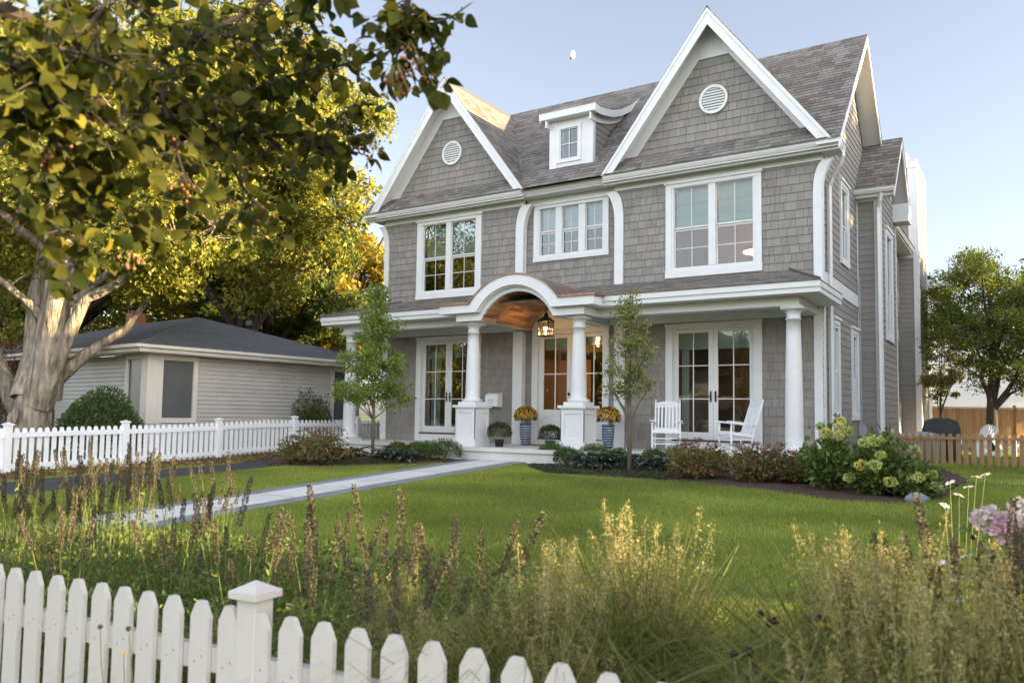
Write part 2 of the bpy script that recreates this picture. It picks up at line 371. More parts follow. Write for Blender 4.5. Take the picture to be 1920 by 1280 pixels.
# ---- white trim boards: frieze, corner boards with flared brackets
mb=MB()
mb.box(XL,-7.46,-.03,.1,2.70,2.872); mb.box(-4.38,XR,-.03,.1,2.70,2.872); mb.box(-7.46,-4.38,-.035,.1,2.73,2.872)
mb.box(XL-.02,-7.18,-.045,.06,5.9,6.06); mb.box(-4.65,XR+.02,-.045,.06,5.9,6.06); mb.box(-7.18,-4.65,.105,.2,5.9,6.058)
mb.build('frieze_board','white',house)
mb=MB()
for a,b in((XL,XL+.18),(-7.46,-7.18),(-4.65,-4.38),(-.17,XR)):
    mb.box(a,b,-.035,.16,FZ,2.70)
mb.box(-.001,.03,0,.15,-.42,3.3); mb.box(.0,.028,.0,.13,3.3,6.1)
mb.box(XL-.03,XL,-.02,.15,-.42,6.1)
mb.build('corner_board','white',house,bevel=.004)
def flare(xc,w,sgn,y0=-.06,y1=.12):
    """board w wide whose top curves outward in direction sgn"""
    m=MB(); A=[];B=[]
    for i in range(15):
        z=3.3 if i==0 else 5.15+(5.9-5.15)*(i-1)/13; t=max(0,(z-5.2)/.72); sh=sgn*.30*(1-math.sqrt(max(0,1-t*t*.98)))
        ww=w*(1+.35*t*t); A.append((xc+sh-(0 if sgn>0 else 0)-ww/2,z)); B.append((xc+sh+ww/2,z))
    m.strip(A,B,y0,y1); o=m.build('flared_corner_board','white',house,bevel=.005); return o
flare(XL+.075,.15,-1); flare(-7.295,.23,1); flare(-4.535,.22,-1); flare(-.07,.17,1)
# ---- windows
def window(F,a0,a1,z0,z1,glass,zr,head=.13,cas=.13,sill=.17,blind=True,blind_frac=.5,kind='dh',munt=True,name='window',crown=True,blindmat='blind'):
    """glass: list of (a0,a1,zb,zt); zr meeting rail height"""
    m=MB()
    gA=min(q[0] for q in glass); gB=max(q[1] for q in glass); gz0=min(q[2] for q in glass); gz1=max(q[3] for q in glass)
    F.box(m,a0,gA-.05,-.06,.05,z0+sill,z1-head); F.box(m,gB+.05,a1,-.06,.05,z0+sill,z1-head)
    F.box(m,a0-.01,a1+.01,-.06,.055,z0,z0+sill)
    F.box(m,a0,a1,-.06,.05,z1-head,z1)
    if crown: F.box(m,a0-.03,a1+.03,.0,.085,z1-.05,z1+.01)
    # inner frame + mullions
    fr=.05
    F.box(m,gA-.05,gA-.004,-.09,.035,z0+sill,z1-head); F.box(m,gB+.004,gB+.05,-.09,.035,z0+sill,z1-head)
    F.box(m,gA-.004,gB+.004,-.09,.033,z0+sill,gz0-.004); F.box(m,gA-.004,gB+.004,-.09,.033,gz1+.004,z1-head)
    for q,q2 in zip(glass,glass[1:]): F.box(m,q[1]+.004,q2[0]-.004,-.09,.036,gz0,gz1)
    w=m.build(name,'white',house,bevel=.003)
    for q in glass:
        s=MB(); x0,x1,b,t=q
        if kind=='dh':
            frame(F,s,x0-.004,x1+.004,zr,t+.004,.018,-.04,-.012); frame(F,s,x0-.004,x1+.004,b-.004,zr,.022,-.065,-.037,top=.045)
            F.box(s,x0+.014,x1-.014,-.04,-.010,zr,zr+.035)
        else: frame(F,s,x0-.004,x1+.004,b-.004,t+.004,.02,-.05,-.015)
        if munt:
            xm=(x0+x1)/2
            if kind=='dh':
                F.box(s,xm-.008,xm+.008,-.052,-.046,b,zr); zm=(b+zr)/2; F.box(s,x0,x1,-.0515,-.0465,zm-.008,zm+.008)
                F.box(s,xm-.008,xm+.008,-.027,-.021,zr,t); 
            else:
                zm=(b+t)/2; F.box(s,xm-.009,xm+.009,-.03,-.022,b,t); F.box(s,x0,x1,-.0305,-.0215,zm-.009,zm+.009)
        s.build('sash','white',w)
        p=MB()
        if kind=='dh': F.box(p,x0,x1,-.030,-.026,zr,t); F.box(p,x0,x1,-.055,-.051,b,zr)
        else: F.box(p,x0,x1,-.036,-.032,b,t)
        p.build('pane','pane',w)
        if blind:
            q_=MB(); bz=t-(t-b)*blind_frac; zz=bz; k=0
            F.box(q_,x0-.01,x1+.01,-.16,-.13,t-.02,t+.05)
            while zz<t:
                F.box(q_,x0+.01,x1-.01,-.14-.012*(k%2),-.135-.012*(k%2),zz,min(zz+.14,t)); zz+=.14; k+=1
            F.box(q_,x0+.01,x1-.01,-.15,-.125,bz-.03,bz)
            q_.build('blind',blindmat,w)
    return w
F0=Face('f',0.0); F1=Face('f',.15); S0=Face('s',0.0)
window(F0,-10.65,-8.49,3.71,5.9,[(-10.45,-9.66,3.93,5.75),(-9.49,-8.69,3.93,5.75)],4.82)
window(F0,-3.37,-1.21,3.71,5.9,[(-3.18,-2.38,3.93,5.75),(-2.21,-1.4,3.93,5.75)],4.82)
window(F1,-6.97,-4.88,4.44,5.91,[(-6.80,-6.35,4.6,5.77),(-6.16,-5.70,4.6,5.77),(-5.51,-5.05,4.6,5.77)],5.18,sill=.13)
window(S0,.93,1.55,.58,2.78,[(1.03,1.43,.72,2.55)],1.62,head=.16,cas=.08,sill=.1,blind=False,munt=False,crown=True)
window(S0,3.0,3.85,.58,2.78,[(3.17,3.68,.72,2.55)],1.62,head=.16,sill=.1,blind=False,munt=False)
window(S0,1.83,2.78,4.08,6.02,[(2.0,2.6,4.25,5.82)],5.0,head=.14,sill=.12,blind=False,munt=False)
# ---- french doors
def fdoor(a0,a1):
    d=MB(); zt=2.66
    F0.box(d,a0,a0+.17,-.05,.045,FZ,zt); F0.box(d,a1-.17,a1,-.05,.045,FZ,zt); F0.box(d,a0+.17,a1-.17,-.05,.043,2.56,zt)
    F0.box(d,a0-.02,a1+.02,.0,.06,2.62,2.67)
    F0.box(d,a0+.17,a1-.17,-.05,.03,FZ,.07)
    F0.box(d,a0+.17,a0+.205,-.1,.0,.07,2.56); F0.box(d,a1-.205,a1-.17,-.1,.0,.07,2.56); F0.box(d,a0+.205,a1-.205,-.1,.0,2.535,2.56)
    D=d.build('french_door','white',house,bevel=.003)
    t=MB(); F0.box(t,a0+.15,a1-.15,-.09,.055,.07,.10); t.build('threshold','threshold',D)
    xm=(a0+a1)/2
    for s,(l0,l1) in enumerate(((a0+.205,xm-.004),(xm+.004,a1-.205))):
        f=MB(); zb,zt2=.105,2.53
        gx0,gx1=(l0+.075,l1-.10) if s==0 else (l0+.10,l1-.075)
        F0.box(f,l0,gx0,-.07,-.03,zb,zt2); F0.box(f,gx1,l1,-.07,-.03,zb,zt2); F0.box(f,gx0,gx1,-.07,-.032,zb,.27); F0.box(f,gx0,gx1,-.07,-.032,2.46,zt2)
        gm=(gx0+gx1)/2; F0.box(f,gm-.010,gm+.010,-.045,-.033,.27,2.46)
        for z in(1.0,1.73): F0.box(f,gx0,gx1,-.0445,-.0335,z-.010,z+.010)
        lf=f.build('door_leaf','white',D)
        p=MB(); F0.box(p,gx0,gx1,-.052,-.048,.27,2.46); p.build('pane','pane',D)
        h=MB(); hx=(l1-.05) if s==0 else (l0+.05); F0.box(h,hx-.018,hx+.018,-.03,-.018,.93,1.17); sg=-1 if s==0 else 1
        h.tube([(hx,.02,1.05),(hx,-.03,1.05),(hx+sg*.0,-.035,1.05),(hx+sg*.10,-.035,1.05)],.009,6); h.build('handle','bronze',D)
        b=MB(); F0.box(b,gx0-.02,gx1+.02,-.15,-.145,2.12,2.48); F0.box(b,gx0-.02,gx1+.02,-.16,-.15,2.10,2.13); b.build('blind','blind',D)
    return D
fdoor(-10.59,-8.45); fdoor(-3.37,-1.22)
c=MB()
for i in range(9): c.box(-10.22+i*.033,-10.20+i*.033+.008,.2+.02*(i%2),.23+.02*(i%2),-.1,2.5)
for i in range(5): c.box(-3.07+i*.033,-3.05+i*.033+.008,.2+.02*(i%2),.23+.02*(i%2),-.1,2.5)
c.build('curtain','curtain',house)
# ---- front door with side light
d=MB()
F1.box(d,-6.98,-6.81,-.05,.04,FZ,2.73); F1.box(d,-5.02,-4.85,-.05,.04,FZ,2.73); F1.box(d,-6.81,-5.02,-.05,.038,2.6,2.73); F1.box(d,-6.81,-5.02,-.05,.03,FZ,.01)
F1.box(d,-5.83,-5.68,-.05,.036,.01,2.6)
Dm=d.build('front_door_frame','white',house,bevel=.003)
t=MB(); F1.box(t,-6.8,-5.84,-.06,.05,.01,.035); t.build('threshold','threshold',Dm)
def lite(x0,x1,gx0,gx1,nm):
    f=MB(); zb=.04; F1.box(f,x0,gx0,-.05,-.01,zb,2.59); F1.box(f,gx1,x1,-.05,-.01,zb,2.59); F1.box(f,gx0,gx1,-.05,-.012,zb,.74); F1.box(f,gx0,gx1,-.05,-.012,2.5,2.59)
    gm=(gx0+gx1)/2; F1.box(f,gm-.014,gm+.014,-.03,-.012,.74,2.5); F1.box(f,gx0,gx1,-.0295,-.0125,1.60,1.63)
    frame(F1,f,gx0+.0,gx1-.0,.16,.62,.025,-.012,.0); F1.box(f,gx0+.07,gx1-.07,-.012,-.004,.23,.55)
    o=f.build(nm,'white',Dm,bevel=.003); p=MB(); F1.box(p,gx0,gx1,-.036,-.032,.74,2.5); p.build('pane','pane',Dm); return o
lite(-6.80,-5.84,-6.66,-6.0,'front_door'); lite(-5.67,-5.03,-5.50,-5.04+.0,'side_light') 
h=MB()
for z,r in((.98,.028),(1.11,.03)):
    h.lathe([(0,-.02),(r,-.02),(r,.0),(r*.6,.012),(0,.014)],(0,0,0),12)
h=MB(); h.blob((-5.93,.10,.94),(.035,.03,.035),10,6); h.blob((-5.93,.125,1.12),(.032,.016,.04),10,6); h.tube([(-5.93,.14,.94),(-5.93,.10,.94)],.014,8)
h.build('door_knob','bronze',Dm,smooth=True)
b=MB(); F1.box(b,-6.67,-5.99,-.12,-.115,2.22,2.5); F1.box(b,-5.52,-5.03,-.12,-.115,2.30,2.5); b.build('blind','blind',Dm)
# ---- interiors (rooms seen through the glass)
def room(x0,x1,y0,y1,z0,z1,wall='interior_wall'):
    m=MB(); T=.02
    m.box(x0,x1,y1,y1+T,z0,z1); m.box(x0-T,x0,y0,y1,z0,z1); m.box(x1,x1+T,y0,y1,z0,z1); m.box(x0,x1,y0,y1,z1,z1+T); m.box(x0,x1,y0,y1,z0-T,z0,m=1)
    return m.build('room',[wall,'interior_floor'],house)
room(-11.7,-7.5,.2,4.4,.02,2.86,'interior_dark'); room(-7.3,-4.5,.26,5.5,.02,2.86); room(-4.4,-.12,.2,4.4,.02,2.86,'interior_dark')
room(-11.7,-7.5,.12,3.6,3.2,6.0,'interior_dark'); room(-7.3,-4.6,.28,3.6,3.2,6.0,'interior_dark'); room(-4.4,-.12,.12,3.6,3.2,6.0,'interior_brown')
# furniture silhouettes and lamps inside
m=MB(); m.box(-6.2,-5.2,4.6,5.1,.02,.9); m.box(-6.9,-6.35,3.2,3.4,.02,2.4); m.box(-5.95,-5.6,5.2,5.4,.02,2.1); m.prism([(-6.6,.02),(-5.7,.02),(-5.7,1.6),(-6.6,.2)],4.0,4.1); m.box(-7.2,-6.2,2.0,2.1,2.1,2.3); m.box(-3.0,-1.7,2.2,3.0,.02,.78); m.box(-2.2,-1.2,4.2,4.38,1.3,2.1,m=1); m.box(-10.6,-9.0,2.4,3.2,.02,.8); m.build('furniture',['interior_floor','copper'],house)
def lamp(x,y,z,r,h,power,drop=0,col=(1,.58,.26)):
    m=MB(); m.lathe([(r*.55,h/2),(r,-h/2),(r*.98,-h/2),(r*.53,h/2)],(x,y,z),20)
    if drop: m.tube([(x,y,z+h/2),(x,y,z+h/2+drop)],.01,5)
    m.build('lamp','lamp_glow',house)
    l=bpy.data.lights.new('lamp_light','POINT'); l.energy=power; l.color=col; l.shadow_soft_size=.12; o=bpy.data.objects.new('lamp_light',l); COL.objects.link(o); o.location=Vector((x,y,z-h*.9))-house.location; o.parent=house
lamp(-1.75,1.9,4.55,.42,.05,7,1.3); lamp(-5.2,3.6,2.25,.14,.14,20,.4); lamp(-1.5,3.6,1.6,.2,.25,22); lamp(-9.3,3.5,1.5,.16,.2,5)
m=MB(); m.tube([(-3.0,1.2,5.25),(-2.75,1.2,5.25)],.03,8); m.build('ceiling_light','lamp_glow',house)
# ---- gutters, eave soffit
def gutter(pts,z,name='gutter',r=.0):
    """K-style gutter along a polyline of (x,y) outer front line; body to the inside (left of travel)"""
    m=MB(); prof=[(0,0),(-.02,-.02),(-.015,-.06),(-.05,-.12),(-.14,-.12),(-.14,-.10),(-.06,-.10),(-.03,-.05),(-.035,0)]
    n=len(pts); vs=[]; k=len(prof)
    for i,p in enumerate(pts):
        d0=Vector((pts[i][0]-pts[i-1][0],pts[i][1]-pts[i-1][1])).normalized() if i else None
        d1=Vector((pts[i+1][0]-pts[i][0],pts[i+1][1]-pts[i][1])).normalized() if i<n-1 else None
        if d0 is None:d0=d1
        if d1 is None:d1=d0
        n0=Vector((d0.y,-d0.x));n1=Vector((d1.y,-d1.x)); b=(n0+n1).normalized(); sc=1/max(.3,b.dot(n0))
        for a,zz in prof: q=Vector(p)+b*a*sc; vs.append((q.x,q.y,z+zz))
    fs=[(i*k+j,i*k+(j+1)%k,(i+1)*k+(j+1)%k,(i+1)*k+j) for i in range(n-1) for j in range(k)]; fs+=[tuple(range(k)),tuple(range((n-1)*k+k-1,(n-1)*k-1,-1))]
    m.add(vs,fs); return m.build(name,'white',house)
EY=-.45
gutter([(-12.29,.6),(-12.29,EY),(-7.02,EY),(-7.02,EY+.13),(-4.81,EY+.13),(-4.81,EY),(.46,EY),(.46,.25)],6.2)
m=MB(); m.box(-12.22,-7.02,EY+.07,.10,6.045,6.075); m.box(-4.81,.40,EY+.07,.10,6.045,6.075); m.box(-7.02,-4.81,EY+.2,.2,6.047,6.077)
m.box(-12.22,-7.02,EY+.10,EY+.14,6.075,6.2); m.box(-4.81,.40,EY+.10,EY+.14,6.075,6.2); m.box(-7.02,-4.81,EY+.23,EY+.27,6.077,6.2)
m.box(-12.24,-7.02,EY+.155,EY+.185,6.0,6.045); m.box(-4.81,.40,EY+.155,EY+.185,6.0,6.045)
m.box(.0,.40,.101,.3,6.045,6.075); m.box(.36,.40,EY+.14,.3,6.075,6.2); m.box(-12.22,XL,.101,.6,6.045,6.075)
m.build('soffit','white',house)
# ---- main roof
sl=math.sqrt(.5); k=MB()
def roofplane(mb,o,u,v,regs,seed,h=.145): 
    u=Vector(u).normalized();v=Vector(v).normalized(); n=u.cross(v)
    boards(mb,o,u,v,n,regs,h,(.10,.36),tb=.014,tt=.003,gap=.004,tone=.28,seed=seed,tint=.03,jog=.004)
x0,x1=-12.29,.46
Lm=3.58/sl  # slope length from eave (y=-.48) to ridge 3.1
roofplane(k,(x0,-.48,6.19),(1,0,0),(0,1,1),[rect(0,x1-x0,0,Lm)],21)
roofplane(k,(x1,6.7,6.17),(-1,0,0),(0,-1,1),[rect(0,x1-x0,0,Lm)],22)
# cross gables : apex line x=xc, z=9.55 from y=-.45 back to 2.9
GP=1.32
def gable_roof(xc,sd):
    n_=math.hypot(1,GP); Ls=2.56*n_
    # right slope: u along +Y, v up-slope toward -x ; left slope mirrored
    roofplane(k,(xc+2.56,-.47,9.57-2.56*GP),(0,1,0),(-1,0,GP),[[(0,0),(.02,0),(3.36,Ls),(0,Ls)]],sd)
    A=(xc-2.56,2.9,9.57-2.56*GP)
    roofplane(k,A,(0,-1,0),(1,0,GP),[[(3.35,0),(3.37,0),(3.37,Ls),(0,Ls)]],sd+1)
gable_roof(-9.5,31); gable_roof(-2.25,41)
# deck under shingles
D=k
def deck(vs): k.add(vs,[tuple(range(len(vs)))],(.3,.3,.3))
k.build('roof','roof_shingle',house)
m=MB()
m.prism([(3.1-.11,9.745-.11),(3.1,9.775),(3.1+.11,9.745-.11),(3.1,9.72)],x0,x1,'x')
for xc in(-9.5,-2.25): m.prism([(xc-.09,9.585-.12),(xc,9.615),(xc+.09,9.585-.12),(xc,9.56)],-.47,2.93,'y')
m.build('ridge_cap','ridge_dark',house)
# roof underside / rake boards on main gable ends
m=MB()
for X,sg in((.46,1),(-12.29,-1)):
    for s2 in(1,-1):
        yb=-.46 if s2>0 else 6.66; off=.02
        A=[(yb,6.17-off),(3.1,9.73-off),(3.1,9.73-.20),(yb,6.17-.20)]
        m.prism(A if s2>0 else A[::-1],X-.03*sg,X-.005*sg,'x')
        B=[(yb,6.17-.05),(3.1,9.73-.05),(3.1,9.73-.075),(yb,6.17-.075)]
        m.prism(B if s2>0 else B[::-1],X-.03*sg,(0 if sg>0 else XL)+.0,'x')
m.build('rake_board','white',house)
# end wall siding
mb=MB(); h=.158
boards(mb,*SD(0),[rect(0,4.0,-.6,.6),rect(0,.95,.6,2.75),rect(1.5,3.05,.6,2.75),rect(3.8,4.0,.6,2.75),rect(0,4.0,2.75,3.33),rect(0,4.0,3.62,4.1),rect(0,1.85,4.1,6.0),rect(2.75,4.0,4.1,6.0),rect(0,6.6,6.0,6.15),[(-.1,6.15),(6.3,6.15),(3.1,9.6)]],h,(2.5,3.6),tb=.014,tt=.002,gap=.003,tone=.04,v0=-.6,seed=51)
boards(mb,(XL,6.6,0),(0,-1,0),(0,0,1),(-1,0,0),[rect(0,6.6,-.6,6.15),[(.3,6.15),(6.6,6.15),(3.5,9.6)]],h,(2.5,3.6),tb=.014,tt=.002,gap=.003,tone=.04,v0=-.6,seed=52)
mb.build('side_wall','siding_gray',house)
m=MB(); m.box(.0,.035,.13,3.98,3.32,3.61); m.box(0,.03,3.95,3.998,-.5,6.0); m.build('band_board','white',house)
m=MB(); th=.03
m.prism([(-.02+.30,6.15),(3.1,8.97+.0),(3.1,9.6),(-.45,6.15)],.0,.028,'x'); 
m.prism([(3.1,8.97),(5.92,6.15),(6.6,6.15),(3.1,9.6)],.0,.028,'x')
# ---- front gable walls
def gable_wall(xc,sd):
    mb=MB(); zb=6.60; zt=8.62; xb=1.90; xt=.36
    boards(mb,*FR(.0),[[(xc-xb,zb),(xc+xb,zb),(xc+xt,zt),(xc-xt,zt)]],.182,(.10,.28),tb=.02,tt=.004,gap=.006,tone=.11,v0=zb,seed=sd,tint=.012)
    mb.build('gable_wall','shingle_gray',house)
    w=MB(); zz=9.5
    # trim along the slopes and truncated peak panel
    hw=lambda z:(9.5-z)/GP
    w.prism([(xc-hw(zb),zb),(xc-xb+.02,zb),(xc-xt+.02,zt),(xc-hw(zt),zt)],-.03,.05); w.prism([(xc+xb-.02,zb),(xc+hw(zb),zb),(xc+hw(zt),zt),(xc+xt-.02,zt)],-.03,.05)
    w.prism([(xc-hw(zt),zt-.003),(xc+hw(zt),zt-.003),(xc,zz)],-.034,.05)
    w.box(xc-.006,xc+.006,-.04,-.034,zt+.1,9.3); 
    for dx in(-.2,.2): w.box(xc+dx-.004,xc+dx+.004,-.038,-.034,zt+.08,9.15)
    w.build('gable_trim','white',house)
    r=MB(); o=.26*1.66; 
    for s in(1,-1):
        P=[(xc,9.55),(xc+s*2.55,9.55-2.55*GP),(xc+s*2.55-s*.26,9.55-2.55*GP),(xc,9.55-.36)]
        r.prism(P if s<0 else P[::-1],EY-.012,EY+.02)
        P=[(xc,9.56),(xc+s*2.56,9.56-2.56*GP),(xc+s*2.56-s*.075,9.56-2.56*GP),(xc,9.56-.1)]
        r.prism(P if s<0 else P[::-1],EY-.03,EY-.0125)
        # sloped soffit between rake and wall
        q=.045; P=[(xc,9.55-q),(xc+s*2.5,9.55-q-2.5*GP),(xc+s*2.5-s*.02,9.55-q-.03-2.5*GP),(xc,9.55-q-.03)]
        r.prism(P if s<0 else P[::-1],EY+.02,-.002)
    r.build('gable_rake','white',house)
    v=MB(); cz=7.64; cy=-.02; R=.325; n=32
    ring=[(xc+R*math.cos(2*PI*i/n),cz+R*math.sin(2*PI*i/n)) for i in range(n+1)]; ring2=[(xc+.27*math.cos(2*PI*i/n),cz+.27*math.sin(2*PI*i/n)) for i in range(n+1)]
    v.strip(ring,ring2,-.07,-.0)
    z=cz-.25
    while z<cz+.26:
        hw_=math.sqrt(max(0,.272**2-(z-cz)**2)); 
        if hw_>.05: v.add([(xc-hw_,-.055,z-.02),(xc+hw_,-.055,z-.02),(xc+hw_,-.02,z+.03),(xc-hw_,-.02,z+.03),(xc-hw_,-.045,z-.026),(xc+hw_,-.045,z-.026),(xc+hw_,-.012,z+.022),(xc-hw_,-.012,z+.022)],[(0,1,2,3),(4,7,6,5),(0,4,5,1),(3,2,6,7),(0,3,7,4),(1,5,6,2)])
        z+=.062
    v.prism([(a,b) for a,b in ring2[:-1]],-.012,-.008); v.build('gable_vent','white',house)
gable_wall(-9.5,61); gable_wall(-2.25,62)
# ---- dormer
DX0,DX1,DY=-6.50,-5.30,.08
m=MB(); m.box(DX0,-6.22,DY,DY+.06,6.72,7.97); m.box(-5.70,DX1,DY,DY+.06,6.72,7.97); m.box(-6.22,-5.70,DY,DY+.06,6.72,6.93); m.box(-6.22,-5.70,DY,DY+.06,7.72,7.97)
m.box(DX0-.01,DX0+.2,DY-.02,DY,6.72,7.97); m.box(DX1-.2,DX1+.01,DY-.02,DY,6.72,7.97); m.box(DX1,DX1+.02,DY,DY+.1,6.72,7.97)
prof=[(-.12,8.10),(.15,8.11),(.42,8.16),(.87,8.27),(1.34,8.46),(1.7,8.65),(2.0,8.82),(2.35,9.07),(2.72,9.36)]
for X in(DX0-.18,DX1+.16): 
    
    for (ya,za),(yb,zb) in zip(prof,prof[1:]): m.prism([(ya,za),(ya,za-.18),(yb,zb-.18),(yb,zb)],X-.02,X+.02,'x')
    XX=DX1+.02 if X>DX0 else DX0-.02
    for (ya,za),(yb,zb) in list(zip(prof,prof[1:]))[:-2]: m.prism([(ya,za-.15),(ya,za-.34),(yb,zb-.34),(yb,zb-.15)],XX-.02,XX+.025,'x')
m.box(DX0-.2,DX1+.18,-.15,-.12,7.95,8.125); m.box(DX0-.16,DX1+.14,-.12,DY,7.94,7.965)
m.build('dormer','white',house)
F2=Face('f',DY-.001)
m=MB()
# dormer window set in its face
frame(F2,m,-6.30,-5.62,6.86,7.80,.085,-.03,.03)
dw=m.build('window','white',house); s=MB(); frame(F2,s,-6.22,-5.70,6.94,7.72,.03,-.04,.0); F2.box(s,-5.969,-5.951,-.02,-.01,6.96,7.7); F2.box(s,-6.2,-5.72,-.0195,-.0105,7.32,7.34); s.build('sash','white',dw)
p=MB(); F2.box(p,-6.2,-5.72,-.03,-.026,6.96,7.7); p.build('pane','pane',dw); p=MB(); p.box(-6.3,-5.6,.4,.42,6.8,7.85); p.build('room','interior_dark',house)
m=MB(); 
boards(m,*SD(DX1),[[(DY+.08,6.75),(1.42,8.1),(.87,8.0),(DY+.08,7.85)],[(.87,7.5),(2.2,8.85),(1.7,8.4),(1.34,8.2),(.87,8.0)]],.158,(2,3),tb=.014,tt=.002,gap=.003,tone=.04,v0=6.7,seed=70)
m.build('dormer_side_wall','siding_gray',house)
m=MB()
for (ya,za),(yb,zb) in zip(prof,prof[1:]):
    L_=math.hypot(yb-ya,zb-za); roofplane(m,(DX0-.2,ya,za),(1,0,0),(0,yb-ya,zb-za),[rect(0,DX1-DX0+.38,0,L_)],int(ya*100)+500,.14)
m.build('dormer_roof','roof_shingle',house)
m=MB(); m.box(DX0-.21,DX1+.19,-.16,-.13,8.125,8.145); m.build('dormer_drip_edge','copper',house)
# ---- chimney & bays on the right side
B1=Face('f',4.0); BX=.53; SB=Face('s',BX)
mb=MB()
boards(mb,*FR(4.0),[rect(.0,BX-.13,-.6,5.95)],h,(2.5,3.6),tb=.014,tt=.002,gap=.003,tone=.04,v0=-.6,seed=81)
boards(mb,*SD(BX),[rect(4.12,6.55,-.6,2.6),rect(4.12,4.66,2.6,5.43),rect(5.76,6.55,2.6,5.43),rect(4.12,6.55,5.43,6.2),[(4.12,6.2),(6.55,6.2),(5.25,7.6)]],h,(2.5,3.6),tb=.014,tt=.002,gap=.003,tone=.04,v0=-.6,seed=82)
mb.build('side_bay_wall','siding_gray',house)
m=MB(); m.box(BX-.13,BX+.025,3.97,4.0,-.6,6.0); m.box(BX,BX+.025,4.0,4.12,-.6,6.0); m.box(BX,BX+.025,6.55,6.62,-.6,6.1); m.box(0,BX-.13,3.97,4.0,5.95,6.1)
m.build('corner_board','white',house,bevel=.003)
m=MB(); RX=.92
gy,gz=5.22,7.82; pl=(gz-6.2)/(gy-3.72)
for s in(1,-1):
    ye=gy-s*1.5; A=[(ye,6.18),(gy,gz-.02),(gy,gz-.24),(ye,5.96)]; m.prism(A if s>0 else A[::-1],RX-.04,RX-.01,'x')
    Bq=[(ye,6.14),(gy,gz-.06),(gy,gz-.09),(ye,6.11)]; m.prism(Bq if s>0 else Bq[::-1],BX,RX-.04,'x')
m.box(0,RX-.05,3.78,4.0,6.0,6.04); m.box(0,RX-.04,3.79,3.82,6.04,6.2)
m.box(BX,RX,6.15,6.72,5.86,6.34); m.box(.3,RX,6.72,6.76,6.05,6.2)
m.build('side_bay_trim','white',house)
m=MB(); Ls=math.hypot(1.5,gz-6.2)
roofplane(m,(-2.2,3.70,6.18),(1,0,0),(0,1.5,gz-6.2),[rect(2.15,2.2+RX,0,Ls+.02)],83); roofplane(m,(RX,6.74,6.18),(-1,0,0),(0,-1.5,gz-6.2),[rect(0,RX,0,Ls+.02)],84)
m.build('side_bay_roof','roof_shingle',house)
gutter([(-.0,3.66),(RX,3.66),(RX,3.75)],6.2)
window(SB,4.64,5.78,2.58,5.45,[(4.82,5.60,2.72,5.25)],3.9,head=.16,sill=.11,blind=True,blind_frac=.55,munt=False,blindmat='white')
# rear wing and chimney
mb=MB(); boards(mb,*FR(12.0),[rect(-1.0,.39,-.6,6.1)],h,(2.5,3.6),tb=.014,tt=.002,gap=.003,tone=.04,v0=-.6,seed=91)
boards(mb,*FR(12.0),[rect(-1.0,.26,6.4,9.0)],h,(2.5,3.6),tb=.014,tt=.002,gap=.003,tone=.04,v0=-.6,seed=93)
boards(mb,*SD(.53),[rect(12.1,14.3,-.6,8.95)],h,(2.5,3.6),tb=.014,tt=.002,gap=.003,tone=.04,v0=-.6,seed=92)
boards(mb,*SD(-.05),[rect(6.6,12,-.6,6.1)],h,(2.5,3.6),tb=.014,tt=.002,gap=.003,tone=.04,v0=-.6,seed=94)
mb.build('rear_wall','siding_gray',house)
m=MB(); m.box(.39,.555,11.97,12.1,-.6,9.0); m.box(.53,.555,14.28,14.4,-.6,9.0); m.box(-1,.38,11.965,12.0,5.95,6.13); m.box(-1.02,.57,11.95,14.42,8.95,9.1); m.box(.26,.39,11.965,12,6.4,9.0)
m.box(-.05,.36,6.62,12.0,6.06,6.09); m.box(.33,.36,6.62,12.0,6.09,6.2)
m.build('chimney_trim','white',house)
gutter([(.46,6.75),(.46,11.94)],6.22)
m=MB(); boards(m,(.46,6.7,6.2),(0,1,0),Vector((-1,0,1)).normalized(),Vector((1,0,1)).normalized(),[rect(0,5.2,0,3.4)],.145,(.1,.36),tb=.014,tt=.003,tone=.25,seed=95)
boards(m,(.75,14.5,5.6),(0,1,0),Vector((-1,0,.8)).normalized(),Vector((.8,0,1)).normalized(),[rect(0,4,0,3)],.145,(.1,.36),tb=.014,tt=.003,tone=.25,seed=96)
m.build('rear_roof','roof_shingle',house)
m=MB(); m.box(-.95,.50,12.05,14.3,9.1,9.28); m.box(-.6,.2,12.4,13.4,9.28,9.62); m.build('chimney_cap','limestone',house)
m=MB(); m.box(.3,.76,14.5,18.5,5.4,5.6); m.box(-.2,.45,14.45,18.5,-.5,5.4); m.build('rear_wing','white',house)
gutter([(.80,14.5),(.80,18.4)],5.62)
# ---- downspouts
def spout(pts,w=.04): 
    m=MB(); m.tube([Vector(p) for p in pts],w*1.25,4); return m.build('downspout','white',house)
spout([(.40,.12,6.1),(.40,.12,5.97),(.34,.2,5.82),(.16,.34,5.62),(.075,.40,5.45),(.075,.40,-.4)])
spout([(.60,3.76,6.08),(.56,3.80,5.9),(.50,3.90,5.75),(.49,3.92,5.6),(.49,3.92,-.5)],.045)
spout([(.40,6.85,6.15),(.1,6.9,5.8),(.03,6.95,5.6),(.03,6.95,-.5)])
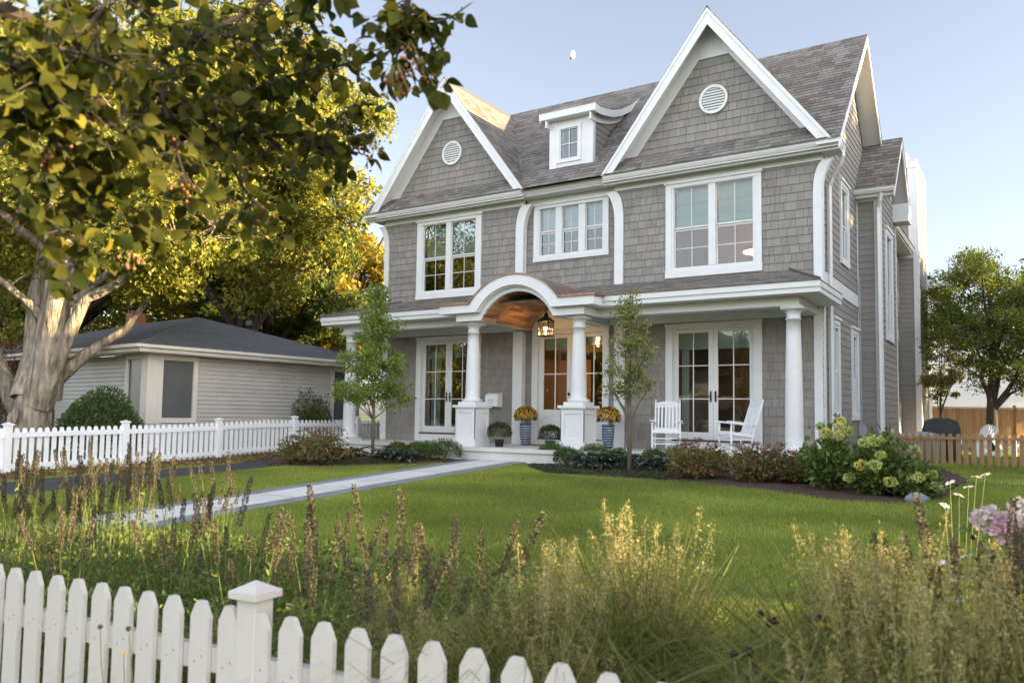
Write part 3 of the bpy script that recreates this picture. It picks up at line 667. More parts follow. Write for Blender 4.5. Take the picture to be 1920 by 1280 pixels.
# ---- porch roof
m=MB(); RL,RR=-12.21,.38; YB=-2.08; zE=3.085; rise=.60; run=2.08
Ls=math.hypot(run,rise)
roofplane(m,(RL,YB,zE),(1,0,0),(0,run,rise),[[(0,0),(RR-RL,0),(RR-RL-1.03,Ls),(1.03,Ls)]],101)
L2=math.hypot(1.03,rise)
roofplane(m,(RR,YB,zE),(0,1,0),(-1.03,0,rise),[[(0,0),(run+.02,0),(run+.02,L2),(run,L2)]],102)
roofplane(m,(RL,0.02,zE),(0,-1,0),(1.03,0,rise),[[(0,0),(run+.02,0),(.02,L2),(0,L2)]],103)
m.build('porch_roof','roof_shingle',house)
m=MB(); m.tube([(RR,YB,zE+.02),(RR-1.03,0,zE+rise+.02)],.03,4); m.tube([(RL,YB,zE+.02),(RL+1.03,0,zE+rise+.02)],.03,4); m.build('porch_hip_cap','ridge_dark',house)
m=MB()
def fascia(x0,x1): 
    m.box(x0,x1,-2.06,-2.02,2.97,3.08); m.box(x0,x1,-2.03,-2.0,2.875,2.97)
fascia(RL,-7.9); fascia(-3.97,RR)
for X,s in((RR,-1),(RL,1)):
    m.box(X,X+s*.035,-2.02,.02,2.972,3.078); m.box(X+s*.02,X+s*.05,-2.0,.02,2.875,2.97)
m.build('porch_fascia','white',house,bevel=.004)
m=MB(); m.box(RL+.05,-6.95,-2.0,-.03,2.876,2.90); m.box(-4.85,RR-.05,-2.0,-.03,2.876,2.90)
m.box(0,RR-.05,-.03,.02,2.876,2.9); m.build('porch_ceiling','white',house)
m=MB(); m.box(-11.75,-7.56,-1.66,-1.38,2.70,2.876); m.box(-4.25,-.08,-1.66,-1.38,2.70,2.876); m.box(-.36,-.08,-1.38,-.036,2.70,2.876); m.box(-11.75,-11.47,-1.38,-.036,2.70,2.876)
m.box(-11.76,-7.56,-1.672,-1.66,2.70,2.735); m.box(-4.25,-.07,-1.672,-1.66,2.70,2.735)
m.build('porch_beam','white',house,bevel=.004)
# ---- portico
XC=-5.93
def arc(hw,z0,peak,n=28,xl=None,x_=None):
    r=(hw*hw+(peak-z0)**2)/(2*(peak-z0)); zc=peak-r; a=math.asin(min(1,hw/r)); 
    return [(XC+r*math.sin(-a+2*a*i/n), zc+r*math.cos(-a+2*a*i/n)) for i in range(n+1)]
out=[(-7.92,3.07)]+arc(1.13,3.07,3.65)+[(-3.95,3.07)]; inn=[(-7.92,2.875)]+arc(.96,2.875,3.42)+[(-3.95,2.875)]
m=MB(); m.strip(out,inn,-2.47,-2.40)
m.strip([(a,b) for a,b in out],[(a,b-.055) for a,b in out],-2.495,-2.4705) if False else None
for X,s in((-7.92,1),(-3.95,-1)): m.box(X,X+s*.05,-2.40,-2.06,2.877,3.07)
m.box(-7.86,-6.89,-2.40,-2.0,2.878,2.90); m.box(-4.97,-4.01,-2.40,-2.0,2.878,2.90)
A=arc(.96,2.875,3.42); B=arc(.94,2.875,3.39); m.strip(A,B,-2.40,-2.30)
m.build('portico_fascia','white',house)
m=MB(); A=[(-7.56,2.876),(-6.89,2.876)]+arc(.955,2.876,3.40)+[(-4.97,2.876),(-4.25,2.876)]; B=[(-7.56,2.705),(-6.9,2.705)]+arc(.925,2.706,3.30)+[(-4.95,2.705),(-4.25,2.705)]
m.strip(A,B,-2.31,-2.24)
m.box(-7.56,-6.86,-2.24,-1.66,2.705,2.875); m.box(-4.98,-4.25,-2.24,-1.66,2.705,2.875)
m.box(-7.05,-6.86,-1.66,-.04,2.705,2.875); m.box(-4.98,-4.79,-1.66,-.04,2.705,2.875)
T=arc(.925,2.706,3.30); m.strip(T,[(x,2.70) for x,z in T],-.10,-.05)
m.build('portico_beam','white',house)
# barrel ceiling planks
T=arc(.935,2.70,3.315,12); m=MB()
for i in range(len(T)-1):
    p=Vector((T[i][0],0,T[i][1])); q=Vector((T[i+1][0],0,T[i+1][1])); v=(q-p); L_=v.length; v.normalize(); n=Vector((0,1,0)).cross(v)
    for j in range(2):
        boards(m,(p.x,-2.30,p.z),(0,1,0),v,n,[rect(0,2.21,L_*j/2,L_*(j+1)/2)],L_/2,(.5,1.1),tb=.006,tt=.006,gap=.007,tone=.5,v0=0,seed=int(200+i*2+j),tint=.08)
m.build('barrel_ceiling','wood_ceiling',house)
# copper barrel roof
T=arc(1.16,3.075,3.675,24); T2=[(x,z-.03) for x,z in T]; m=MB(); m.strip(T,T2,-2.50,.1); 
for y in(-1.75,-1.0,-.3): m.strip(arc(1.17,3.075,3.69,24),T,y,y+.02)
m.box(-7.98,-7.05,-2.5,-2.06,3.075,3.10); m.box(-4.80,-3.9,-2.5,-2.06,3.075,3.10)
m.build('copper_roof','copper',house,smooth=False)
m=MB(); m.box(-7.99,-7.06,-2.515,-2.50,3.06,3.10); m.box(-4.79,-3.89,-2.515,-2.50,3.06,3.10); m.box(-3.9,-3.885,-2.5,-2.1,3.06,3.10); m.box(-7.99,-7.975,-2.5,-2.1,3.06,3.10); m.build('copper_drip_edge','copper_bright',house)
# ---- porch floor, step
m=MB(); m.box(-12.05,.22,-1.9,-.02,FZ-.08,FZ); m.box(-12.0,.17,-1.85,-.02,-.8,FZ-.08); m.box(-7.95,-3.9,-2.75,-1.9,FZ-.08,FZ-.001); m.box(-7.9,-3.95,-2.70,-1.9,-.8,FZ-.08)
m.box(-.6+.6,.05,0,4.0,-.8,-.5)
m.build('porch_floor','limestone',house,bevel=.008)
# ---- columns
def column(x,y,z0,z1,r0=.165,r1=.128):
    H=z1-z0; p=[(0,0)]
    m=MB(); m.box(x-.235,x+.235,y-.235,y+.235,z0,z0+.075)
    prof=[(.225,.075),(.235,.09),(.24,.105),(.225,.13),(.19,.14),(.178,.155),(r0,.18)]
    for i in range(1,9): t=i/8; zz=.18+(H-.18-.26)*t; prof.append((r0+(r1-r0)*(t**1.7),zz))
    zt=H-.26; prof+= [(r1+.002,zt),(r1+.018,zt+.008),(r1+.018,zt+.028),(r1,zt+.036),(r1,zt+.13),(r1+.02,zt+.15),(r1+.045,zt+.185),(r1+.05,zt+.19)]
    m.lathe(prof,(x,y,z0),36); m.box(x-.195,x+.195,y-.195,y+.195,z1-.07,z1-.001)
    o=m.build('column','white',house,smooth=False); 
    me=o.data; me.polygons.foreach_set('use_smooth',[len(p.vertices)==4 and abs(p.normal.z)<.95 and i>=6 for i,p in enumerate(me.polygons)]); return o
column(-.22,-1.5,FZ,2.70); column(-11.61,-1.5,FZ,2.70)
for xc in(-7.29,-4.53):
    m=MB(); y0,y1=-2.26,-1.70; x0,x1=xc-.28,xc+.28; z0,z1=FZ,.80
    m.box(x0-.02,x1+.02,y0-.02,y1+.02,z0,z0+.16); m.box(x0+.02,x1-.02,y0+.02,y1-.02,z0+.16,z1-.1)
    Ff=Face('f',y0+.02); frame(Ff,m,x0,x1,z0+.16,z1-.09,.085,.0,.02,top=.085); Fs=Face('s',x1-.02); frame(Fs,m,y0,y1,z0+.16,z1-.09,.085,.0,.02); Fl=Face('s',x0); frame(Fl,m,y0,y1,z0+.16,z1-.09,.085,.0,.0195)
    m.box(x0-.0,x1+.0,y0-.0,y1+.0,z1-.09,z1-.06); m.box(x0-.05,x1+.05,y0-.05,y1+.05,z1-.06,z1)
    m.build('pedestal','white',house,bevel=.003)
    column(xc,-1.98,.80,2.705,r0=.165,r1=.125)
# foundation
m=MB(); m.box(XL,XR-.01,.02,6.6,-.9,-.13) if False else m.box(XL+.1,-.05,.3,6.5,-1.0,-.2); m.build('foundation','concrete',house)
# ============================================================ things on the house
mbx=thing('mailbox','white wall mailbox with an arched lid beside the front door','mailbox',(-7.95,-.02,.8))
m=MB(); n=10; prof=[(0,0),(-.22,0),(-.22,.22)]+[(-.22+.22*(1-math.cos(a)),.22+.13*math.sin(a)) for a in [PI/2*i/n for i in range(1,n+1)]]
m.prism([(p[0],p[1]) for p in prof][::-1],-.19,.19,'x'); m.prism([(-.235,.20),(-.235,.235),(0.0,.37),(0,.35),(-.1,.31)],-.2,.2,'x') if False else None
m.box(-.13,.09,-.232,-.22,.04,.22) ; mo=m.build('body','chair_white',mbx,bevel=.006,world=False)
cu=bpy.data.curves.new('house_number','FONT'); cu.body='117'; cu.size=.11; cu.extrude=.002; cu.align_x='CENTER'; cu.materials.append(MT['meter_gray']); co=bpy.data.objects.new('house_number',cu); COL.objects.link(co); co.parent=mbx; co.location=(-.02,-.236,.09); co.rotation_euler=(PI/2,0,0)
bpy.context.view_layer.update(); me_=bpy.data.meshes.new_from_object(co.evaluated_get(bpy.context.evaluated_depsgraph_get())); nn_=bpy.data.objects.new('house_number',me_); COL.objects.link(nn_); nn_.parent=mbx; nn_.location=co.location; nn_.rotation_euler=co.rotation_euler; bpy.data.objects.remove(co); nn_.name='house_number'
mt=tag(None or bpy.data.objects.new('door_mat',None),'','') if False else None
m=MB(); m.box(-.45,.45,-.28,.28,0,.02); dm=m.build('door_mat','doormat',None); dm.location=(-6.3,-.35,FZ); tag(dm,'brown coir door mat in front of the front door','door mat')
# lantern
ln=thing('lantern','black hanging lantern with lit bulbs under the wooden barrel ceiling','lantern',(-5.84,-1.15,2.42))
m=MB(); s=.125
for sx in(-1,1):
    for sy in(-1,1): m.box(sx*s-.009,sx*s+.009,sy*s-.009,sy*s+.009,0,.32)
m.box(-s-.02,s+.02,-s-.02,s+.02,-.02,0); m.box(-s-.025,s+.025,-s-.025,s+.025,.32,.34)
m.add([(-s-.02,-s-.02,.34),(s+.02,-s-.02,.34),(s+.02,s+.02,.34),(-s-.02,s+.02,.34),(-.06,-.06,.43),(.06,-.06,.43),(.06,.06,.43),(-.06,.06,.43)],[(0,1,5,4),(1,2,6,5),(2,3,7,6),(3,0,4,7),(4,5,6,7),(3,2,1,0)])
m.lathe([(.055,.43),(.055,.48),(.03,.52),(.012,.54),(.01,.86)],(0,0,0),14); m.build('frame','black_iron',ln,world=False)
m=MB()
for q in(0,1): 
    m.box(-s,s,(-1,1)[q]*s-.002,(-1,1)[q]*s+.002,.0,.32); m.box((-1,1)[q]*s-.002,(-1,1)[q]*s+.002,-s+.003,s-.003,.0,.32)
m.build('lantern_pane','lantern_glass',ln,world=False)
m=MB()
for a in(0,1,2): t=a*2*PI/3; m.blob((.045*math.cos(t),.045*math.sin(t),.17),(.014,.014,.03),8,6)
m.build('bulb','bulb',ln,world=False)
m=MB()
for a in(0,1,2): t=a*2*PI/3; m.tube([(.045*math.cos(t),.045*math.sin(t),.0),(.045*math.cos(t),.045*math.sin(t),.14)],.012,6)
m.build('candle_sleeve','trim_cream',ln,world=False)
l=bpy.data.lights.new('bulb_light','POINT'); l.energy=4; l.color=(1,.62,.30); l.shadow_soft_size=.09; o=bpy.data.objects.new('bulb_light',l); COL.objects.link(o); o.parent=ln; o.location=(0,0,.05)
# electric meter etc on side
mt=thing('electric_meter','grey electric meter box with its conduit on the side siding','meter box',(.04,3.82,-.45))
m=MB(); m.box(-.02,.13,-.11,.11,.55,.95); m.box(.13,.16,-.08,.08,.62,.86); m.build('box','meter_gray',mt,world=False,bevel=.01)
m=MB(); m.tube([(.03,.05,.95),(.03,.05,4.5)],.018,6); m.tube([(.03,0,.55),(.03,0,0)],.02,6); m.build('conduit','meter_gray',mt,world=False)
mt=thing('gas_meter','grey gas meter and riser pipe against the projecting side bay','meter',(.66,4.7,-.45))
m=MB(); m.lathe([(.09,.35),(.11,.38),(.11,.62),(.09,.66)],(0,0,0),12); m.box(-.1,.1,-.08,.08,.3,.5); m.build('body','meter_gray',mt,world=False)
m=MB(); m.tube([(0,-.15,0),(0,-.15,.75),(0,0,.75),(0,0,.6)],.02,6); m.box(-.03,.03,-.2,-.1,.7,.85); m.build('riser_pipe','trim_cream',mt,world=False)
# ============================================================ terrain and paving
def grid_surface(name,xs,ys,mats,dz=0,inside=None):
    xs=list(xs);ys=list(ys); V=[(x,y,g(x,y)+dz) for y in ys for x in xs]; n=len(xs)
    F=[(j*n+i,j*n+i+1,(j+1)*n+i+1,(j+1)*n+i) for j in range(len(ys)-1) for i in range(n-1) if inside is None or inside((xs[i]+xs[i+1])/2,(ys[j]+ys[j+1])/2)]
    used=sorted({i for f in F for i in f}); mp={u:i for i,u in enumerate(used)}
    return mesh_np(name,[V[u] for u in used],[[mp[i] for i in f] for f in F],np.ones((len(F),3)),mats)
fr=lambda a,b,s:[a+(b-a)*i/max(1,round((b-a)/s)) for i in range(max(1,round((b-a)/s))+1)]
struct(grid_surface('ground',[-1500,-400,-120,-60]+fr(-40,20,1)+[40,120,400,1500],[-1500,-300,-90,-50]+fr(-32,20,.8)+[40,90,300,1500],'soil_lawn'))
def ribbon(name,left,right,m,dz,th=0,rough=0):
    """sheet between two edge polylines (x,y)"""
    V=[];F=[];n=0
    def res(pl,k=60):
        d=[0]
        for a,b in zip(pl,pl[1:]): d.append(d[-1]+math.dist(a,b))
        out=[]
        for i in range(k+1):
            t=d[-1]*i/k; j=max(q for q in range(len(d)-1) if d[q]<=t+1e-9); f=(t-d[j])/(d[j+1]-d[j]); out.append((pl[j][0]+(pl[j+1][0]-pl[j][0])*f,pl[j][1]+(pl[j+1][1]-pl[j][1])*f))
        return out
    A=res(left);B=res(right)
    for a,b in zip(A,B):
        for k in range(5): t=k/4; x=a[0]+(b[0]-a[0])*t;y=a[1]+(b[1]-a[1])*t; V.append((x,y,g(x,y)+dz))
    for i in range(len(A)-1):
        for k in range(4): j=i*5+k; F.append((j,j+1,j+6,j+5))
    if th:
        m_=MB(); m_.add(V,F); 
        n=len(V); V2=[(x,y,z-th) for x,y,z in V]; m_.add(V2,[])
        for i in range(len(A)-1): m_.f+= [(i*5+5,i*5,n+i*5,n+i*5+5),(i*5+4,i*5+9,n+i*5+9,n+i*5+4)]; m_.c+=[(1,1,1)]*2; m_.mi+=[0,0]
        return m_.build(name,m)
    return mesh_np(name,V,F,np.ones((len(F),3)),m)
wl=[(-5.75,-17.6),(-6.05,-14),(-6.28,-12.5),(-6.6,-10.5),(-6.66,-8.5),(-6.75,-5.5),(-6.8,-2.7)]
def sh(p,d): return [(x+d,y) for x,y in p]
struct(ribbon('walkway_edging',sh(wl,-.02),sh(wl,.30),'bluestone',.035,.06)); struct(ribbon('walkway_edging',sh(wl,1.10),sh(wl,1.42),'bluestone',.035,.06))
struct(ribbon('walkway',sh(wl,.30),sh(wl,1.10),'concrete',.04,.06))
struct(ribbon('driveway',[(-11.9,-19),(-11.8,-5),(-12.6,-3),(-13.2,6)],[(-9.75,-19),(-9.75,-5.6),(-9.9,-4.2),(-12.3,6)],'asphalt',.012))
struct(ribbon('sidewalk',[(-60,-17.3),(30,-17.3)],[(-60,-18.8),(30,-18.8)],'concrete',.01)); struct(ribbon('street',[(-200,-22),(60,-22)],[(-200,-30),(60,-30)],'asphalt',.01))
# mulch beds: outlines
bedR=[(-5.3,-2.75),(-4.9,-3.4),(-4.0,-4.25),(-2.6,-4.25),(-1.2,-4.35),(.2,-4.75),(1.2,-5.35),(2.0,-5.3),(2.5,-4.3),(2.6,-1.5),(1.9,2.2),(1.2,3.7),(0.06,3.7),(.06,-1.9),(-3.9,-1.8)]
bedL=[(-6.85,-2.75),(-7.2,-3.9),(-8.0,-4.6),(-8.7,-5.3),(-9.7,-5.5),(-10.6,-5.0),(-12.3,-3.6),(-12.6,-1.9),(-12.0,-1.8),(-7.9,-1.8)]
def inpoly(x,y,P):
    c=False;n=len(P)
    for i in range(n):
        x1,y1=P[i];x2,y2=P[i-1]
        if (y1>y)!=(y2>y) and x<(x2-x1)*(y-y1)/(y2-y1)+x1: c=not c
    return c
def bed(name,P,seed):
    rr=random.Random(seed); xs=[p[0] for p in P]; ys=[p[1] for p in P]
    o=grid_surface(name,fr(min(xs),max(xs),.09),fr(min(ys),max(ys),.09),'mulch',.012,lambda x,y:inpoly(x,y,P))
    me=o.data; n=len(me.vertices); co=np.empty(n*3,dtype=np.float32); me.vertices.foreach_get('co',co); co=co.reshape(-1,3); co[:,2]+=np.abs(NP.normal(0,.012,n)); me.vertices.foreach_set('co',co.ravel()); me.update()
    # chips
    V=[];F=[];C=[]
    m=MB()
    for i in range(int(2600)):
        x=rr.uniform(min(xs),max(xs));y=rr.uniform(min(ys),max(ys))
        if not inpoly(x,y,P): continue
        a=rr.random()*PI; l=rr.uniform(.02,.06);w_=rr.uniform(.006,.014); z=g(x,y)+.03+rr.random()*.015; dx,dy=math.cos(a)*l,math.sin(a)*l; t=rr.uniform(.6,2.4)
        m.add([(x,y,z),(x+dx,y+dy,z+rr.uniform(-.01,.02)),(x+dx-dy/l*w_,y+dy+dx/l*w_,z+.006),(x-dy/l*w_,y+dx/l*w_,z+.006)],[(0,1,2,3)],(t,t*.95,t*.9))
    c=m.build('mulch_chips','mulch',o,world=False)
    return struct(o)
bed('mulch_bed',bedR,3); bed('mulch_bed',bedL,4)

# joints across the concrete walk and its stone edging
def joints(name,offs,step,wd,m,dz,y0=-17.4,y1=-2.75):
    V=[];F=[];y=y0
    def X(yy):
        for a,b in zip(wl,wl[1:]):
            if a[1]<=yy<=b[1]: return a[0]+(b[0]-a[0])*(yy-a[1])/(b[1]-a[1])
        return wl[-1][0]
    while y<y1:
        for o0,o1 in offs:
            k=len(V); 
            for xx,yy in((X(y)+o0,y),(X(y)+o1,y),(X(y+wd)+o1,y+wd),(X(y+wd)+o0,y+wd)): V.append((xx,yy,g(xx,yy)+dz))
            F.append((k,k+1,k+2,k+3))
        y+=step
    struct(mesh_np(name,V,F,np.ones((len(F),3)),m))
joints('walkway_joint',[(.305,1.095)],1.22,.012,'threshold',.045); joints('edging_joint',[(-.015,.295),(1.105,1.415)],.46,.008,'threshold',.040)
# ============================================================ rocking chairs
def V3(*a): return Vector(a)
def bar(m,a,b,w,t,col=None):
    """rectangular bar from a to b, width w along x-ish, thickness t"""
    a=Vector(a);b=Vector(b);d=(b-a).normalized(); s=Vector((1,0,0)) if abs(d.x)<.9 else Vector((0,1,0)); n=d.cross(s).normalized(); s=n.cross(d).normalized()
    vs=[]
    for p in(a,b):
        for i,j in((-1,-1),(1,-1),(1,1),(-1,1)): vs.append(p+s*w/2*i+n*t/2*j)
    m.add(vs,[(0,3,2,1),(4,5,6,7),(0,1,5,4),(1,2,6,5),(2,3,7,6),(3,0,4,7)],col)
def rocking_chair(label,loc,rz):
    r=thing('rocking_chair',label,'rocking chair',loc,rz,'white rocking chairs on the porch'); B='chair_white'
    bk=lambda z:(.20+(z-.40)*.33)       # y of back line
    m=MB(); 
    for i in range(7): y=-.27+i*.078; bar(m,(-.265,y,.445-.05*math.sin(PI*min(1,(y+.27)/.5))*.9),(.265,y,.445-.05*math.sin(PI*min(1,(y+.27)/.5))*.9),.066,.018)
    for x in(-.27,.27): bar(m,(x,-.29,.42),(x,.22,.36),.035,.06)
    m.box(-.285,.285,-.315,-.29,.385,.44); m.build('seat',B,r,world=False)
    m=MB()
    for i in range(6): x=-.19+i*.076; bar(m,(x,bk(.46),.46),(x,bk(1.0),1.0),.036,.014)
    n=10; A=[(-.235+.47*i/n,1.02+.045*math.sin(PI*i/n)) for i in range(n+1)]; Bq=[(a,.985) for a,b in A]; m.strip(A,Bq,bk(1.0)-.015,bk(1.0)+.015)
    bar(m,(-.235,bk(.46),.455),(.235,bk(.46),.455),.02,.07); bar(m,(-.235,bk(.96),.955),(.235,bk(.96),.955),.02,.045)
    m.build('backrest',B,r,world=False)
    for s in(-1,1):
        m=MB(); m.tube([(s*.255,.17,.06),(s*.255,bk(.42),.42),(s*.255,bk(1.0),1.0),(s*.255,bk(1.09),1.09)],[.02,.022,.02,.014],8); m.build('rear_leg',B,r,world=False)
        m=MB(); m.tube([(s*.285,-.26,.06),(s*.285,-.27,.42),(s*.285,-.26,.63)],[.019,.024,.018],8); m.build('front_leg',B,r,world=False)
        m=MB(); P=[(-.33,.655),(.24,.60),(.24,.58),(-.33,.632)]; m.prism(P[::-1],s*.285-.05,s*.285+.045,'x'); m.build('armrest',B,r,world=False,bevel=.006)
        m=MB(); pts=[]; 
        for i in range(13): a=-.42+.98*i/12; y=a; z=.03+.22*(a-.0)**2; pts.append((s*.272,y,z))
        for a,b in zip(pts,pts[1:]): bar(m,a,b,.032,.045)
        m.build('rocker',B,r,world=False)
    m=MB()
    for z,y in((.16,-.262),(.27,-.266)): m.tube([(-.285,y,z),(.285,y,z)],.012,6)
    for s in(-1,1):
        for z in(.18,.29): m.tube([(s*.285,-.262,z),(s*.258,.2,z)],.012,6)
    m.tube([(-.255,.19,.2),(.255,.19,.2)],.012,6); m.build('stretcher',B,r,world=False)
    return r
rocking_chair('white slatted rocking chair facing the viewer at the left of the right french doors',(-2.97,-.95,FZ-.0),math.radians(19))
rocking_chair('white slatted rocking chair turned sideways, nearer the right end column',(-1.45,-.98,FZ-.0),math.radians(-48))
# ============================================================ picket fences
def picket_fence(name,label,P0,P1,n,zf,zb,w,t,top='dog',gap0=0,mat_='white_fence',rails=(.2,.75),post_at=(),post=(.1,1.02,'cap'),rail=(.07,.035),cat='picket fence',railside=1):
    """pickets from P0 to P1 (x,y); zf(s)->top z, zb(s)->bottom z"""
    P0=Vector(P0);P1=Vector(P1);d=(P1-P0); L=d.length; d.normalize(); nrm=Vector((d.y,-d.x))*railside
    rt=thing(name,label,cat,(P0.x,P0.y,zb(0)),0); base=Vector((P0.x,P0.y,zb(0))); ang=math.atan2(d.y,d.x); rt.rotation_euler=(0,0,ang)
    H=zf(0)-zb(0); m=MB()
    if top=='dog': poly=[(-w/2,0),(w/2,0),(w/2,H-.055),(w/2-.022,H-.012),(w/2-.03,H),(-w/2+.03,H),(-w/2+.022,H-.012),(-w/2,H-.055)]
    elif top=='flat': poly=[(-w/2,0),(w/2,0),(w/2,H-.02),(w/2-.02,H),(-w/2+.02,H),(-w/2,H-.02)]
    else: poly=[(-w/2,0),(w/2,0),(w/2,H-.05),(w/4,H),(-w/4,H),(-w/2,H-.05)]
    m.prism(poly,-t/2,t/2)
    if top=='dog':
        for rh in rails:
            for sx in(-.017,.019): m.prism([(sx+.0028*math.cos(q*PI/3),rh*H+(.012 if sx>0 else -.01)+.0028*math.sin(q*PI/3)) for q in range(6)],-t/2-.0006,-t/2,m=1)
    first=m.build('picket',[mat_,'threshold'],rt,world=False,bevel=.002 if w>.08 and top=='dog' else 0)
    for i in range(n):
        s=L*i/(n-1); o=first if i==0 else first.copy()
        if i: COL.objects.link(o); o.parent=rt
        o.location=(s,R_.uniform(-.0015,.0015),zf(s)-zb(0)-H+R_.uniform(-.003,.003)); o.rotation_euler=(0,R_.uniform(-.006,.006),0)
    off=-railside*(t/2+rail[1]/2+.001)
    for rh in rails:
        m=MB(); k=12
        vs=[]
        for i in range(k+1):
            s=-.08+(L+.16)*i/k; z=zf(s)-zb(0)-H+rh*H
            for a,b in((-1,-1),(1,-1),(1,1),(-1,1)): vs.append((s,off+a*rail[1]/2,z+b*rail[0]/2))
        fs=[(i*4+j,i*4+(j+1)%4,i*4+4+(j+1)%4,i*4+4+j) for i in range(k) for j in range(4)]+[(3,2,1,0),(k*4,k*4+1,k*4+2,k*4+3)]
        m.add(vs,fs); m.build('rail',mat_,rt,world=False)
    for s in post_at:
        pw,ph,st=post; z0=zb(s)-zb(0)-.1; z1=zf(s)-zb(0)+ph; m=MB(); py=off*(1.0)
        m.box(s-pw/2,s+pw/2,py-pw/2,py+pw/2,z0,z1)
        if st=='cap':
            c=pw/2+.022; m.box(s-c,s+c,py-c,py+c,z1,z1+.028); m.add([(s-c+.004,py-c+.004,z1+.028),(s+c-.004,py-c+.004,z1+.028),(s+c-.004,py+c-.004,z1+.028),(s-c+.004,py+c-.004,z1+.028),(s,py,z1+.062)],[(0,1,4),(1,2,4),(2,3,4),(3,0,4)])
        m.build('post',mat_,rt,world=False,bevel=.003)
    return rt
u=Vector((math.cos(.0744),math.sin(.0744))); P0=Vector((-.2126,-15.257))-u*.145*5; N_=31
picket_fence('picket_fence','white painted wooden picket fence with a capped post along the sidewalk in the foreground',P0,P0+u*.145*(N_-1),N_,lambda s:-.152-.0025*s,lambda s:-1.03,.092,.021,'dog',rails=(.25,.765),post_at=(.145*14.62,),post=(.088,.035,'cap'),rail=(.085,.038),railside=-1)
def gz(x): return lambda s: g(x,-11.54+s)
picket_fence('vinyl_picket_fence','long white vinyl picket fence along the driveway in front of the low ranch house',(-13.4,-11.54),(-13.4,2.9),100,lambda s:g(-13.4,-11.54+s)+.90,lambda s:g(-13.4,-11.54+s)+.05,.09,.02,'point',mat_='vinyl_fence',rails=(.12,.84),post_at=[.0,2.44,4.88,7.32,9.76,12.2],post=(.125,.06,'cap'),rail=(.10,.04),railside=1)
picket_fence('cedar_picket_fence','low unpainted cedar picket fence closing the side yard behind the hydrangeas',(.72,3.95),(4.4,3.95),25,lambda s:.31,lambda s:-.54,.095,.018,'point',mat_='cedar',rails=(.12,.88),post_at=(),rail=(.06,.03),railside=1)
bf=thing('backyard_fence','tall vertical board cedar privacy fence across the far end of the back yard','fence',(2,17.5,-.5)); 
m=MB(); a=Vector((-1.5,15.2,0)); b=Vector((7.5,20.9,0)); d=(b-a).normalized(); L=(b-a).length; n=Vector((d.y,-d.x,0))
boards(m,(a.x,a.y,-.5),d,(0,0,1),n,[rect(0,L,0,1.62)],3,(.13,.15),tb=.02,tt=.02,gap=.006,tone=.16,v0=-.5,seed=5,tint=.03); m.build('boards','cedar',bf)
m=MB(); q=a+n*.02; bar(m,(q.x,q.y,1.15),(q.x+d.x*L,q.y+d.y*L,1.15),.09,.04); m.build('top_rail','cedar',bf)
for i in range(5):
    q=a+d*(L*i/4); m=MB(); m.box(q.x-.05,q.x+.05,q.y-.05,q.y+.05,-.5,1.25); m.build('post','cedar',bf)
# ============================================================ ranch house next door
ang=math.radians(-4.5); rh=thing('ranch_house','low pale grey ranch house with dark hip roof beyond the white vinyl fence','house',(-15.06,-5.34,-.72),ang)
# local frame: +x right(toward us), +y back ; eave corner at local (0,0,z 2.93)
def lb(m,name,mt_,par=rh,**k): return m.build(name,mt_,par,world=False,**k)
wx,wy=-.55,.55; ez=2.93; LY=8.0; LX=13
m=MB(); boards(m,(wx,wy,0),(0,1,0),(0,0,1),(1,0,0),[rect(0,.25,0,2.75),rect(1.35,6.0,0,2.75),rect(6.9,7.2,0,2.75),rect(.25,1.35,0,.95),rect(6.0,6.9,0,.95)],.115,(3,3.6),tb=.03,tt=.002,gap=.002,tone=.03,seed=301)
boards(m,(-LX,wy,0),(1,0,0),(0,0,1),(0,-1,0),[rect(0,LX-.55-1.1,0,2.75),rect(LX-1.65,LX-.55,0,.95)],.115,(3,3.6),tb=.03,tt=.002,gap=.002,tone=.03,seed=302)
boards(m,(wx,LY-.3,0),(-1,0,0),(0,0,1),(0,1,0),[rect(0,12,0,2.75)],.115,(3,3.6),tb=.012,tt=.002,gap=.002,tone=.02,seed=303)
lb(m,'wall','vinyl_siding')
m=MB(); m.box(-LX,.0,0,.02,2.78,2.93); m.box(-.02,0,.02,LY,2.78,2.93); m.box(-LX,-.02,.02,.55,2.76,2.79); m.box(-.55,-.02,.55,LY,2.76,2.79); m.box(wx-.1,wx+.02,wy-.02,wy+.1,0,.95)
lb(m,'fascia','trim_cream')
m=MB(); m.box(-LX-.05,.08,-.10,.0,2.86,2.95); m.box(.0,.09,.0,LY,2.862,2.948); lb(m,'gutter','trim_cream',bevel=.015)
m=MB(); sl_=.325; hw=LY/2; Ls=math.hypot(hw,hw*sl_)
boards(m,(-LX,-.05,ez+.02),(1,0,0),Vector((0,1,sl_)).normalized(),Vector((0,-sl_,1)).normalized(),[[(0,0),(LX+.05,0),(LX-hw,Ls),(hw,Ls)]],.14,(.3,1.0),tb=.008,tt=.002,gap=.002,tone=.12,seed=304)
boards(m,(.05,0,ez+.02),(0,1,0),Vector((-1,0,sl_)).normalized(),Vector((sl_,0,1)).normalized(),[[(0,0),(LY,0),(LY/2,Ls)]],.14,(.3,1.0),tb=.008,tt=.002,gap=.002,tone=.12,seed=305)
boards(m,(.05,LY,ez+.02),(-1,0,0),Vector((0,-1,sl_)).normalized(),Vector((0,sl_,1)).normalized(),[[(0,0),(LX,0),(LX-hw,Ls),(hw,Ls)]],.14,(.3,1.0),tb=.008,tt=.002,gap=.002,tone=.12,seed=306)
roof=lb(m,'roof','ranch_roof')
